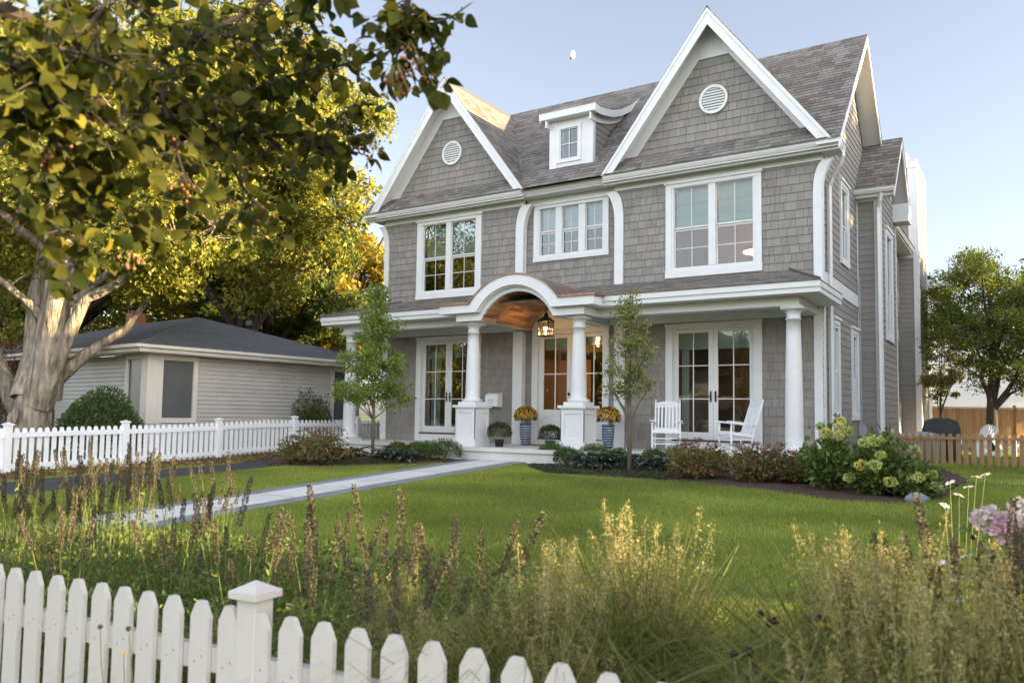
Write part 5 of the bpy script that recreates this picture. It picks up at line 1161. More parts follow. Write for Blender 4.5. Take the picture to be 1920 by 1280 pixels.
def hydr(k,hh,rr_,zz=(.35,1.0)):
    def f(t,rng):
        for i in range(k):
            a=rng.random()*2*PI; r=(rng.random()**.4)*rr_; z=hh*rng.uniform(*zz)*(1-.25*(r/rr_)**2)
            c=np.array([math.cos(a)*r,math.sin(a)*r-.05,z]); n=260; v=unit(rng.normal(size=(n,3))); R0=rng.uniform(.055,.09); P=c+v*np.array([R0,R0,R0*.75]); V,F,C=leafcards(P,(.022,.034),.95,rng=rng,outdir=v*.2); C=np.ones((n,3))*rng.uniform(.75,1.25,(n,1)); C[:,2]*=rng.uniform(.6,1.2)
            C[:,0]*=rng.uniform(.9,1.25)
            o=mesh_np('flower_head',V,F,C,'petal_lime',t,local=True)
    return f
shrub('hydrangea','hydrangea with a few pale green blooms reaching up by the house corner',gz_(.95,-4.15),.42,.42,.92,2000,(.07,.12),'leaf_hyd',151,extra=hydr(6,1.12,.42,(.85,1.08)),shell=.3,group='hydrangeas at the house corner',cat='hydrangea',aspect=.6)
shrub('hydrangea','full hydrangea covered with many lime-green flower heads',gz_(1.66,-4.35),.55,.5,.80,2600,(.07,.12),'leaf_hyd',152,extra=hydr(26,.86,.52),shell=.3,group='hydrangeas at the house corner',cat='hydrangea',aspect=.6)
shrub('hydrangea','low hydrangea at the right tip of the bed',gz_(2.2,-4.6),.30,.3,.48,900,(.06,.1),'leaf_hyd',153,extra=hydr(7,.48,.26),shell=.3,group='hydrangeas at the house corner',cat='hydrangea',aspect=.6)
m=MB(); m.blob((0,0,.05),(.15,.10,.09),12,8,jit=.25); o=m.build('boulder','bluestone',None,smooth=True); o.location=gz_(2.2,-5.0); tag(o,'grey half-buried boulder at the right tip of the mulch bed','boulder')
# groundcover and creeping plants
def cover(name,label,P,n,size,mat_,seed,h=.06,kind='stuff'):
    rng=np.random.default_rng(seed); xs=[p[0] for p in P];ys=[p[1] for p in P]; Q=[]
    while len(Q)<n:
        x=rng.uniform(min(xs),max(xs));y=rng.uniform(min(ys),max(ys))
        if inpoly(x,y,P) and math.sin(x*3.1+1)*math.sin(y*4.3)+rng.random()*1.2>.05: Q.append((x,y,g(x,y)+.02+rng.random()*h))
    V,F,C=leafcards(np.array(Q),size,.6,rng=rng); o=mesh_np(name,V,F,C,mat_); tag(o,label,None,kind=kind)
cover('ground_cover','low dark creeping ground cover in the right bed',[(-4.9,-3.35),(-4.0,-4.2),(-2.4,-4.2),(-1.6,-4.1),(-2.0,-3.3),(-4.3,-2.9)],9000,(.02,.04),'creeper',161)
cover('ground_cover','low creeping ground cover in the left bed',[(-7.6,-4.1),(-8.2,-4.7),(-9.4,-5.3),(-9.9,-4.9),(-8.2,-3.9)],4000,(.02,.04),'creeper',162)
cover('clover','patches of small clover leaves in the lawn',[(-5.5,-12),(4,-12.5),(3,-5.5),(-4.5,-4.5)],26000,(.012,.022),'clover',165,h=.035)
cover('lawn_leaves','scattered yellow fallen leaves on the lawn',[(-5.5,-12),(4,-12.5),(3,-5.5),(-4.5,-4.5)],220,(.03,.06),'leaf_yellowgreen',164,h=.03)
cover('fallen_leaves','fallen brown leaves on the strip below the vinyl fence',[(-13.6,-12),(-12.0,-12),(-11.95,-4),(-13.4,3),(-13.7,3)],9000,(.03,.07),'leaf_rust',163,h=.02)
# ============================================================ potted plants
def mum(label,loc,rb,zc,fm,pot,seed,flowers=True,potcat='potted flowers'):
    rng=np.random.default_rng(seed); t=thing('potted_mum',label,potcat,loc,0,'potted chrysanthemums on the porch')
    if pot=='tall':
        m=MB(); H=.52; prof=[(.105,0),(.115,.02)]; m.lathe([(0,0),(.095,0),(.105,.04),(.135,.22),(.145,.38),(.14,.48),(.15,.5),(.15,.525),(.125,.525),(.12,.45),(0,.44)],(0,0,0),28); m.build('pot','pot_blue',t,world=False,smooth=True)
        m=MB()
        for i in range(8): z=.05+i*.057; r_=np.interp(z,[0,.04,.22,.38,.48],[.095,.105,.135,.145,.14])+.0015; r2_=np.interp(z+.022,[0,.04,.22,.38,.48],[.095,.105,.135,.145,.14])+.0015; m.lathe([(r_-.01,z),(r_,z),(r2_,z+.022),(r2_-.01,z+.022)],(0,0,0),28)
        m.build('pot_stripe','pot_pale',t,world=False,smooth=False)
    else:
        m=MB(); m.lathe([(0,0),(.085,0),(.11,.15),(.12,.15),(.12,.17),(.1,.17),(.1,.14),(0,.13)],(0,0,0),20); m.build('pot','pot_green',t,world=False,smooth=True)
    n=2600; v=unit(rng.normal(size=(n,3))); v[:,2]=np.where(v[:,2]<-.45,-v[:,2],v[:,2]); P=v*np.array([rb,rb,rb*.82])*(.75+.25*rng.random((n,1)))+np.array([0,0,zc]); V,F,C=leafcards(P,(.025,.045),.55,rng=rng,outdir=v); mesh_np('foliage',V,F,C,'leaf_mum',t,local=True)
    n=760 if flowers else 300; v=unit(rng.normal(size=(n,3))); v=v[v[:,2]>-.25]; P=v*np.array([rb,rb,rb*.82])*1.02+np.array([0,0,zc]); VV=[];FF=[];CC=[]
    for p,d in zip(P,v):
        r_=rng.uniform(.012,.02) if flowers else rng.uniform(.006,.011); a=np.cross(d,[.3,.2,1]); a/=np.linalg.norm(a); b=np.cross(d,a); k=len(VV); VV.append(p+d*.012)
        for j in range(6): th=j*PI/3; VV.append(p+(a*math.cos(th)+b*math.sin(th))*r_)
        tn=rng.uniform(.55,1.15); FF+= [(k,k+1+j,k+1+(j+1)%6) for j in range(6)]; CC+= [(tn,tn,tn)]*6
    mesh_np('blooms',VV,FF,CC,fm,t,local=True); return t
mum('yellow chrysanthemum ball in a tall blue striped pot left of the front door',(-6.79,-.45,FZ),.28,.70,'petal_yellow','tall',171); mum('yellow chrysanthemum ball in a tall blue striped pot partly behind the right pedestal',(-4.56,-.5,FZ),.28,.70,'petal_yellow','tall',172)
mum('budding chrysanthemum in a small green pot beside the left pedestal',(-6.55,-1.95,FZ),.27,.33,'leaf_rust','low',173,False); mum('budding chrysanthemum in a small green pot half hidden by the right pedestal',(-5.35,-1.75,FZ),.25,.30,'leaf_rust','low',174,False)
BR=\
{'A':[(1.317,-16.199,1.555),(1.346,-16.06,1.54),(1.352,-15.937,1.546),(1.38,-15.796,1.496),(1.303,-15.606,1.483),(1.314,-15.476,1.446),(1.301,-15.251,1.501),(1.309,-15.01,1.534),(1.355,-14.86,1.528)],'A2':[(1.303,-15.606,1.483),(1.301,-15.489,1.506),(1.308,-15.373,1.59),(1.337,-15.243,1.686),(1.389,-15.097,1.778),(1.433,-14.954,1.833)],'A3':[(1.309,-15.01,1.534),(1.379,-14.974,1.644),(1.463,-14.923,1.695)],'B':[(1.42,-16.226,1.24),(1.41,-16.115,1.26),(1.386,-16.01,1.242),(1.344,-15.915,1.212),(1.308,-15.816,1.176),(1.257,-15.725,1.118),(1.282,-15.703,1.047)],'B2':[(1.386,-16.01,1.242),(1.336,-16.033,1.138),(1.299,-16.05,1.054),(1.309,-16.039,0.998)],'C':[(1.314,-15.476,1.446),(1.272,-15.378,1.375),(1.308,-15.348,1.286),(1.264,-15.255,1.25),(1.293,-15.231,1.196)],'D':[(1.344,-15.915,1.212),(1.329,-15.916,1.11),(1.29,-15.875,1.02),(1.294,-15.865,0.931)],'E':[(1.38,-15.796,1.496),(1.279,-15.634,1.648),(1.307,-15.506,1.755),(1.329,-15.381,1.866),(1.375,-15.243,2.001)],'E2':[(1.352,-15.937,1.546),(1.403,-15.91,1.62),(1.361,-15.83,1.762)],'H':[(1.352,-15.693,1.484),(1.376,-15.668,1.358),(1.363,-15.608,1.246),(1.323,-15.567,1.162)],'I':[(1.41,-16.115,1.26),(1.55,-16.15,1.331),(1.604,-16.119,1.382),(1.592,-16.009,1.402)],'J':[(1.307,-15.506,1.755),(1.357,-15.355,1.769),(1.403,-15.214,1.854)],'K':[(1.424,-16.235,1.379),(1.508,-16.178,1.342),(1.53,-16.102,1.314),(1.555,-16.023,1.282),(1.538,-15.913,1.252),(1.516,-15.805,1.215)],'F_':[(1.997,-15.31,1.876),(1.98,-15.31,1.749),(1.958,-15.317,1.653),(1.942,-15.319,1.558),(1.935,-15.321,1.518)],'F2':[(1.98,-15.31,1.749),(2.025,-15.276,1.686),(2.044,-15.258,1.607),(2.022,-15.265,1.527)],'F3':[(1.98,-15.31,1.749),(1.933,-15.339,1.732),(1.908,-15.352,1.692)],'F4':[(2.025,-15.276,1.686),(2.093,-15.235,1.719),(2.141,-15.207,1.759)],'F5':[(1.744,-15.352,1.862),(1.673,-15.394,1.82),(1.652,-15.406,1.795)]}
BERRY=\
[(1.303,-15.286,1.21),(1.269,-15.37,1.241),(1.442,-14.865,1.543),(1.393,-14.957,1.551),(2.021,-15.291,1.542),(1.996,-15.311,1.597),(1.961,-15.328,1.526),(1.384,-16.006,1.18),(1.32,-15.733,0.982),(1.406,-15.636,1.2),(1.376,-15.667,1.35),(1.311,-15.382,1.723),(1.252,-15.276,1.426),(1.948,-15.336,1.518),(1.402,-15.212,1.826),(1.578,-16.01,1.296)]
# ============================================================ lawn
def blades(P,h,w,lean=.35,rng=NP,curve=False,tone=(.7,1.25),az=None):
    n=len(P); a=rng.random(n)*2*PI if az is None else az; H=rng.uniform(h[0],h[1],n)*rng.uniform(.8,1.1,n); W=rng.uniform(w[0],w[1],n); l=rng.random(n)*lean*H; b=rng.random(n)*2*PI
    s=np.stack([np.cos(a),np.sin(a),0*a],1)*W[:,None]/2; d=np.stack([np.cos(b)*l,np.sin(b)*l,H],1); C=np.ones((n,3)); C[:,0]=rng.uniform(tone[0],tone[1],n); C[:,1]=rng.random(n)
    if not curve:
        V=np.stack([P-s,P+s,P+d],1).reshape(-1,3); return V,np.arange(3*n).reshape(n,3),C
    m=P+d*np.array([.35,.35,.62]); m2=P+d*np.array([1,1,.92]); t=P+d*np.array([1.9,1.9,.80])
    V=np.stack([P-s,P+s,m+s*.8,m-s*.8,m2+s*.5,m2-s*.5,t+s*.08,t-s*.08],1).reshape(-1,3); k=np.arange(n)[:,None]*8
    F=np.concatenate([k+np.array([[0,1,2,3]]),k+np.array([[3,2,4,5]]),k+np.array([[5,4,6,7]])],0); return V,F,np.concatenate([C,C,C],0)
gv=np.vectorize(g)
def inpoly_np(x,y,P):
    c=np.zeros(len(x),bool); n=len(P)
    for i in range(n):
        x1,y1=P[i];x2,y2=P[i-1]; k=((y1>y)!=(y2>y)); 
        with np.errstate(divide='ignore',invalid='ignore'): k&= x<(x2-x1)*(y-y1)/((y2-y1) if y2!=y1 else 1e-9)+x1
        c^=k
    return c
walk_poly=sh(wl,.0)+sh(wl[::-1],1.40); drive_poly=[(-11.9,-19),(-11.8,-5),(-12.6,-3),(-13.2,6),(-12.3,6),(-9.9,-4.2),(-9.75,-5.6),(-9.75,-19)]
def lawn(name,label,x0,x1,y0,y1,n,h,w,seed,excl=(),pw=1.0):
    rng=np.random.default_rng(seed); x=rng.uniform(x0,x1,n); y=y0+(y1-y0)*rng.random(n)**pw; ok=~inpoly_np(x,y,walk_poly)&~inpoly_np(x,y,drive_poly)&~inpoly_np(x,y,bedR)&~inpoly_np(x,y,bedL)&~((x>-12.1)&(x<.3)&(y>-2.8))&~((x<.6)&(x>-12)&(y>0))
    x=x[ok];y=y[ok]; pat=.5+.5*np.sin(x*1.7+np.sin(y*1.3)*1.5)*np.sin(y*2.1+x*.6)
    P=np.stack([x,y,gv(x,y)-.004],1); V,F,C=blades(P,h,w,.7,rng,tone=(.65,1.3)); C[:,1]=np.clip(C[:,1]*.6+.4*pat,0,1); C[:,0]*=np.clip(1.02+.16*np.sin(x*.9+1.3*np.sin(y*.7))+.10*np.sin(y*2.9+.5*np.sin(x*2.2)),.7,1.4)
    o=mesh_np(name,V,F,C,'grass'); return tag(o,label,None,kind='stuff')
lawn('lawn_grass','mown green lawn grass between the walkway and the mulch bed',-6.0,7.2,-14.7,-2.6,720000,(.035,.065),(.006,.011),201,pw=1.0)
lawn('lawn_grass','mown grass strip between the driveway and the walkway',-9.75,-6.4,-16,-3.5,160000,(.035,.065),(.007,.012),202)
lawn('verge_grass','thin dry grass strip between the driveway and the vinyl fence',-13.9,-11.8,-14,4,50000,(.03,.06),(.008,.014),203)
lawn('lawn_grass','grass of the side and back yard beyond the cedar picket fence',.8,7,-2,15,110000,(.04,.09),(.008,.016),204)
lawn('lawn_grass','grass around the ranch house behind the vinyl fence',-15.6,-13.7,-12,3,25000,(.05,.10),(.01,.018),205)
# ============================================================ foreground flower border
bord=lambda x:-15.05+.0745*(x+.2)
def border_pts(n,rng,x0,x1,y0,y1,z=0,dens=None):
    x=rng.uniform(x0,x1,n);y=rng.uniform(y0,y1,n)
    ok=y>bord(x)+.05
    ok&= ~inpoly_np(x,y,walk_poly)
    # lawn bay in the middle of the border
    ok&= ~((x>.9)&(x<3.0)&(y>-13.75+.45*np.abs(x-2.1))); ok&= ~((y>-14.75)&(x>3.512-.345*(y+17.09))&(x<3.512-.235*(y+17.09)))
    return x[ok],y[ok]
rng=np.random.default_rng(301)
x,y=border_pts(110000,rng,-5.2,4.6,-15.0,-12.4); P=np.stack([x,y,gv(x,y)],1); V,F,C=blades(P,(.12,.40),(.004,.009),.6,rng,curve=True); o=mesh_np('border_grass',V,F,C,'grass_long'); tag(o,'tall loose grass filling the flower border behind the foreground fence',None,kind='stuff')
x,y=border_pts(80000,rng,-5.2,4.6,-15.0,-12.5); P=np.stack([x,y,gv(x,y)+rng.random(len(x))**1.3*.46*np.clip(.62+.1*(x+5),.6,1.1)],1); V,F,C=leafcards(P,(.025,.055),.45,rng=rng,upbias=.3); o=mesh_np('border_foliage',V,F,C,'leaf_hyd'); tag(o,'small-leaved green perennial foliage filling the flower border',None,kind='stuff')
x,y=border_pts(60000,rng,1.6,4.6,-15.0,-13.6); P=np.stack([x,y,gv(x,y)+rng.random(len(x))*.62],1); V,F,C=leafcards(P,(.03,.06),.28,rng=rng,upbias=.2,droop=-.5); o=mesh_np('border_foliage',V,F,C,'grass_long'); tag(o,'feathery green foliage among the ornamental grasses at the lower right',None,kind='stuff')
# fuzzy seed spike (shared mesh)
def spike_mesh(L,r,seed,n=520):
    rng=np.random.default_rng(seed); z=rng.random(n)*L; a=rng.random(n)*2*PI; prof=r*(1-.55*(z/L)**2.2)*(.75+.25*np.sin(z*170)); P=np.stack([np.cos(a)*prof*.75,np.sin(a)*prof*.75,z],1); out=np.stack([np.cos(a),np.sin(a),.35+0*a],1)
    V,F,C=leafcards(P,(.007,.013),.6,rng=rng,outdir=out*1.5); t=rng.uniform(.55,1.6,(n,1)); C=t*np.array([1,.96,.88])
    V2,F2,C2=[],[],[]
    o=mesh_np('flower_spike',V,F,C,'spike',None); m=o.data; bpy.data.objects.remove(o); return m
SPK=[spike_mesh(.19,.0145,1),spike_mesh(.15,.013,2),spike_mesh(.23,.0155,3,640),spike_mesh(.12,.012,4,400)]
def agastache(label,x,y,n,hs,seed,lean=(0,0),spread=.22,group='seed-spike clumps in the foreground border'):
    rr=random.Random(seed); rng=np.random.default_rng(seed); t=thing('anise_hyssop',label,'flowering plant',gz_(x,y),0,group); m=MB(); lf=[]
    for i in range(n):
        a=rr.random()*2*PI; r=spread*rr.random()**.7; h=rr.uniform(*hs); tx,ty=math.cos(a)*r+lean[0]*h+rr.uniform(-.05,.05),math.sin(a)*r+lean[1]*h; bx,by=tx*.3,ty*.3
        top=Vector((tx,ty,h)); mid=Vector((bx+(tx-bx)*.35,by+(ty-by)*.35,h*.55)); m.tube([(bx,by,0),mid,top],[.0035,.003,.002],4,cap=False)
        k=rr.randrange(4); o=bpy.data.objects.new('flower_spike',SPK[k]); COL.objects.link(o); o.parent=t; o.location=top; d=(top-mid).normalized(); d=(d+Vector((rr.uniform(-.15,.15),rr.uniform(-.15,.15),0))).normalized(); o.rotation_euler=d.to_track_quat('Z','Y').to_euler(); s=rr.uniform(.8,1.1); o.scale=(s*1.1,s*1.1,s*1.25)
        for q in range(12): f=rr.uniform(.1,.97); p=Vector((bx,by,0)).lerp(top,f); lf.append(p)
    m.build('stems','stem',t,world=False)
    V,F,C=leafcards(np.array([tuple(p) for p in lf]),(.03,.06),.42,droop=.5,rng=rng); mesh_np('foliage',V,F,C,'leaf_hyd',t,local=True); return t
AG=[(-4.0,-13.3,9,.8,1.0),(-3.4,-13.2,10,.8,1.02),(-2.9,-13.1,10,.8,1.02),(-2.3,-13.2,9,.78,1.0),(-1.8,-13.0,8,.78,.98),(-4.3,-13.9,8,.7,.9),(-3.6,-13.6,9,.75,1.0),(-3.1,-13.9,9,.78,1.0),(-2.7,-13.4,8,.75,1.0),(-2.4,-13.9,9,.78,1.02),(-1.95,-13.6,9,.7,1.0),(-1.6,-14.1,9,.7,.98),(-1.25,-13.7,7,.66,.92),(-2.2,-14.4,7,.66,.88),(-1.2,-14.5,7,.6,.84),(-3.2,-14.5,6,.6,.8),(-.75,-14.15,7,.6,.88),(-.4,-14.0,6,.62,.88),(.05,-14.25,6,.62,.9),(.35,-14.0,6,.62,.9),(.65,-14.4,7,.72,1.02),(.95,-14.15,6,.68,.98),(1.2,-14.5,7,.74,1.04),(1.45,-14.25,5,.68,.95),(1.6,-14.62,6,.66,.92)]
# which picket (counted from the capped post) each clump is seen above, for its label
def picket_of(x,y):
    c=Vector((3.512,-17.086)); d=Vector((x,y))-c; n_=Vector((-u.y,u.x)); t=(P0-c).dot(n_)/d.dot(n_); q=c+d*t; return int(round(((q-P0).dot(u)-.145*14.62)/.145))
ORD=['','first','second','third','fourth','fifth','sixth','seventh','eighth','ninth','tenth','eleventh','twelfth','thirteenth','fourteenth','fifteenth','sixteenth']
slots={}
for i,(x,y,n,h0,h1) in enumerate(AG): slots.setdefault(picket_of(x,y),[]).append((y,i))
LB={}
for k,v in slots.items():
    v.sort(); w=ORD[min(16,abs(k))]; where='straight over the capped post' if k==0 else 'over the %s picket %s of the capped post'%(w,'left' if k<0 else 'right')
    for r,(yy,i) in enumerate(v): LB[i]='brown seed-spike clump '+where+('' if len(v)==1 else ', '+(['nearest','middle','rearmost'] if len(v)==3 else ['nearer','farther'] if len(v)==2 else ['nearest','second nearest','third nearest','rearmost','rearmost'])[min(r,4)])
for i,(x,y,n,h0,h1) in enumerate(AG):
    agastache(LB[i],x,y,n,(h0-.10,h1-.04),320+i,(.05,0))
for i,(x,y,n,h) in enumerate([(3.28,-14.0,7,.92),(3.42,-13.8,7,.95),(3.1,-13.75,5,.85),(3.5,-14.15,6,.9),(2.9,-13.9,4,.8)]):
    agastache(['sunlit golden seed spikes beside the pink flowers','tall golden seed spikes in front of the pink flowers','short golden seed spikes left of the white flowers','golden seed spikes at the far right edge of the border','sparse golden seed spikes over the right ornamental grass'][i],x,y,n,(h-.15,h+.02),360+i,(0,0),.12)
# ornamental grasses with airy seed heads
def plume_grass(label,x,y,h,n,seed,lean=(0,0)):
    rng=np.random.default_rng(seed); rr=random.Random(seed); t=thing('ornamental_grass',label,'ornamental grass',gz_(x,y),0,'ornamental grasses in the foreground border')
    k=1200; a=rng.random(k)*2*PI; r=rng.random(k)**.5*.11; P=np.stack([np.cos(a)*r,np.sin(a)*r,0*a],1); V,F,C=blades(P,(h*.4,h*1.0),(.004,.008),.7,rng,curve=True); mesh_np('blades',V,F,C,'grass_long',t,local=True)
    m=MB(); pts=[]
    for i in range(n):
        a=rr.random()*2*PI; sp=rr.uniform(.03,.23)*h; H=h*rr.uniform(.72,1.08); p0=Vector((math.cos(a)*.05,math.sin(a)*.05,0)); top=Vector((math.cos(a)*sp+lean[0]*h,math.sin(a)*sp+lean[1]*h,H)); mid=p0.lerp(top,.55)+Vector((0,0,H*.10)); end=top+Vector((math.cos(a),math.sin(a),-.2))*.05
        m.tube([p0,mid,top,end],[.0016,.0014,.001,.0006],3,cap=False)
        for q in range(150):
            f=rr.random()**.8; c=mid.lerp(top,.3+.75*f); o=.075*(1.12-f)*rr.random(); b=rr.random()*2*PI; pts.append((c.x+math.cos(b)*o,c.y+math.sin(b)*o,c.z+rr.uniform(-.01,.02)))
    m.build('stems','stem_dry',t,world=False); V,F,C=leafcards(np.array(pts),(.007,.017),.35,rng=rng,upbias=0,droop=-.6); mesh_np('seed_head',V,F,C,'grass_dry',t,local=True); return t
PG=[]
for i,(x,y,h,n,ln_) in enumerate([(1.95,-14.35,.98,40,(.08,0)),(2.25,-14.15,1.12,50,(.02,0)),(1.75,-14.1,.8,26,(.1,0)),(2.92,-14.05,.95,34,(.03,0)),(3.14,-14.35,1.12,46,(.0,0)),(3.42,-14.45,1.08,44,(0,0)),(3.0,-13.7,.8,30,(-.1,0)),(3.0,-14.6,.82,36,(.0,0)),(1.45,-14.75,.72,30,(.1,0)),(3.35,-14.9,.86,40,(-.05,0)),(.5,-14.85,.62,24,(.1,0))]):
    PG+=[0]; PG[-1]=plume_grass(['airy beige-headed ornamental grass left of the open lawn','tallest airy beige-headed grass standing over the middle of the lawn','small beige-headed grass in front of the lawn','airy grass just right of the lawn opening','dense beige-headed grass at the lower right','beige-headed grass at the right edge of the view','shorter beige-headed grass behind the dense lower right clump','low grass right of the black seed heads','low beige-headed grass behind the last fence pickets','nearest grass in the lower right corner','thin grass behind the pickets right of the post'][i],x,y,h*.97,n,400+i,ln_)
for i,(k,x,y,rz,sc,lb) in enumerate([(1,2.1,-14.62,2.0,.85,'airy grass in front of the tallest one'),(4,3.05,-14.15,1.2,.95,'airy grass between the two right hand clumps'),(5,3.25,-14.65,3.0,.95,'dense grass above the lower right corner'),(0,2.3,-14.72,4.0,.72,'short airy grass near the bottom edge of the view'),(3,3.15,-14.0,2.2,.9,'hazy beige grass below the white daisies'),(1,3.14,-14.85,5.0,.78,'near beige grass beneath the black seed heads'),(6,2.12,-13.95,.8,.9,'thin grass at the left edge of the lawn opening'),(4,3.5,-14.1,1.9,.95,'beige grass below the pink flowers'),(5,1.75,-14.75,2.6,.72,'low grass beyond the last picket'),(2,1.2,-14.3,3.3,.9,'small airy grass among the seed spikes'),(9,3.35,-13.5,1.1,.8,'far beige grass by the golden spikes')]):
    dup(PG[k],gz_(x,y),rz,lb,sc*1.06)
# black-eyed susan seed heads
def coneflower(label,x,y,heads,seed,cat='coneflower'):
    rr=random.Random(seed); t=thing('coneflower',label,cat,gz_(x,y),0,'coneflowers gone to seed in the foreground border'); m=MB(); lf=[]
    for i in range(heads):
        hx,hy,h=rr.uniform(-.13,.13),rr.uniform(-.12,.12),rr.uniform(.62,.90); m.tube([(hx*.3,hy*.3,0),(hx*.7,hy*.7,h*.6),(hx,hy,h)],[.003,.0025,.002],4,cap=False)
        s=MB(); s.blob((0,0,0),(.0125,.0125,.014),8,6,jit=.2); o=s.build('seed_head','seedhead',t,world=False); o.location=(hx,hy,h)
        if i%9==0:
            s=MB(); 
            for k in range(11): a=k*2*PI/11; ca,sa=math.cos(a),math.sin(a); s.add([(ca*.01,sa*.01,0),(ca*.03-sa*.007,sa*.03+ca*.007,-.004),(ca*.042,sa*.042,-.012),(ca*.03+sa*.007,sa*.03-ca*.007,-.004)],[(0,1,2,3)])
            p=s.build('petals','petal_yellow',t,world=False); p.location=(hx,hy,h-.004)
        for q in range(5): f=rr.random(); lf.append((hx*f,hy*f,h*f*.7))
    m.build('stems','stem_dry',t,world=False); V,F,C=leafcards(np.array(lf),(.04,.08),.35,droop=.4,rng=np.random.default_rng(seed)); mesh_np('foliage',V,F,C,'leaf_hyd',t,local=True)
coneflower('black coneflower seed heads with a yellow bloom left of the dense grass',2.83,-14.42,16,431); coneflower('black coneflower seed heads with a yellow bloom low near the bottom edge',2.88,-14.74,13,432); coneflower('few dark coneflower seed heads behind the pink flowers',3.25,-12.4,9,433)
# white daisies / cosmos
def daisy_plant(label,x,y,pts,R0,seed,cat='daisy',pet='petal_white'):
    rr=random.Random(seed); t=thing('daisy_plant',label,cat,gz_(x,y),0,None); m=MB()
    for i,(dx,dy,z) in enumerate(pts):
        m.tube([(dx*.2,dy*.2,0),(dx*.7,dy*.7,z*.6),(dx,dy,z)],[.0035,.0028,.002],4,cap=False); s=MB(); np_=rr.choice((8,9,10)); tilt=rr.uniform(-.4,.4)
        for k in range(np_):
            a=k*2*PI/np_; ca,sa=math.cos(a),math.sin(a); w=R0*.26; s.add([(ca*.006,sa*.006,0),(ca*R0*.6-sa*w,sa*R0*.6+ca*w,.004),(ca*R0,sa*R0,rr.uniform(-.008,.004)),(ca*R0*.6+sa*w,sa*R0*.6-ca*w,.004)],[(0,1,2,3)])
        f=s.build('flower',pet,t,world=False); f.location=(dx,dy,z); f.rotation_euler=(tilt,rr.uniform(-.5,.5),0); e=MB(); e.blob((0,0,.003),(R0*.22,R0*.22,.006),8,5); c=e.build('flower_eye','daisy_eye',f,world=False)
    m.build('stems','stem',t,world=False)
    P=np.random.default_rng(seed).normal(size=(260,3))*np.array([.12,.12,.12])+np.array([0,0,.3]); P[:,2]=np.abs(P[:,2]); V,F,C=leafcards(P,(.03,.07),.15,rng=NP); mesh_np('foliage',V,F,C,'leaf_hyd',t,local=True)
daisy_plant('white daisies on thin stems above the side lawn at the right',3.1,-11.4,[(-.02,.02,1.0),(.03,-.02,.93),(.17,.0,1.06),(.12,.06,1.04),(.08,.02,.98),(-.05,.0,.86)],.035,441)
daisy_plant('white daisies left of the pink flowers',3.17,-13.2,[(0,0,.86),(.06,.03,.80),(-.08,.02,.74),(.05,-.04,.72),(-.22,0,.70),(.1,0,.9)],.034,442)
daisy_plant('small white daisies with yellow centres just behind the fence post',.82,-14.55,[(-.12,.02,.66),(-.3,-.1,.58),(.0,.1,.5)],.022,443)
# pink flower head cluster
rng=np.random.default_rng(450); t=thing('pink_phlox','cluster of pale pink round flower heads at the right edge','flowering plant',gz_(3.43,-12.75)); m=MB()
for i in range(7):
    dx,dy,z=rng.uniform(-.10,.2),rng.uniform(-.12,.12),rng.uniform(.92,1.06); m.tube([(0,0,0),(dx*.7,dy*.7,z*.6),(dx,dy,z)],[.004,.003,.002],4,cap=False); n=240; v=unit(rng.normal(size=(n,3))); P=np.array([dx,dy,z])+v*np.array([.062,.062,.05]); V,F,C=leafcards(P,(.018,.03),.9,rng=rng,outdir=v*.2); C=np.ones((n,3))*rng.uniform(.8,1.15,(n,1)); C[:,1]*=rng.uniform(.7,1.25); mesh_np('flower_head',V,F,C,'petal_pink',t,local=True)
m.build('stems','stem',t,world=False); P=rng.normal(size=(500,3))*np.array([.16,.16,.2])+np.array([0,0,.5]); V,F,C=leafcards(P,(.05,.09),.35,rng=rng); mesh_np('foliage',V,F,C,'leaf_hyd',t,local=True)
# dry stems on the street side of the fence
def weed(label,x,y,pts,seed,top):
    t=thing('dry_flower_stem',label,'weed',gz_(x,y)); m=MB(); m.tube(pts,[.0028,.0026,.002,.0016][:len(pts)],5,cap=False); a=Vector(pts[1]); m.tube([a,a+Vector((-.06,.01,.015))],.0012,4); m.tube([a,a+Vector((.03,-.01,.05))],.0014,4); m.build('stem','stem_dry',t,world=False)
    s=MB(); e=Vector(pts[-1]); 
    if top=='head': s.blob(tuple(e),(.010,.010,.009),10,6,jit=.15); s.build('seed_head','spike',t,world=False)
    else: s.blob(tuple(e),(.008,.008,.006),8,6); s.build('flower_eye','daisy_eye',t,world=False)
weed('dry curved flower stem with a round seed head in front of the left pickets',.62,-15.32,[(.02,0,0),(.0,0,.45),(-.05,0,.6),(-.07,0,.74)],1,'head'); weed('second dry stem with round seed head leaning across the pickets',.78,-15.32,[(.03,0,0),(.02,0,.45),(-.02,0,.62),(-.05,0,.76)],2,'head'); weed('short stem with a tiny yellow flower eye against the pickets',.75,-15.34,[(.02,0,0),(.01,0,.45),(-.0,0,.6),(-.01,0,.68)],3,'eye')
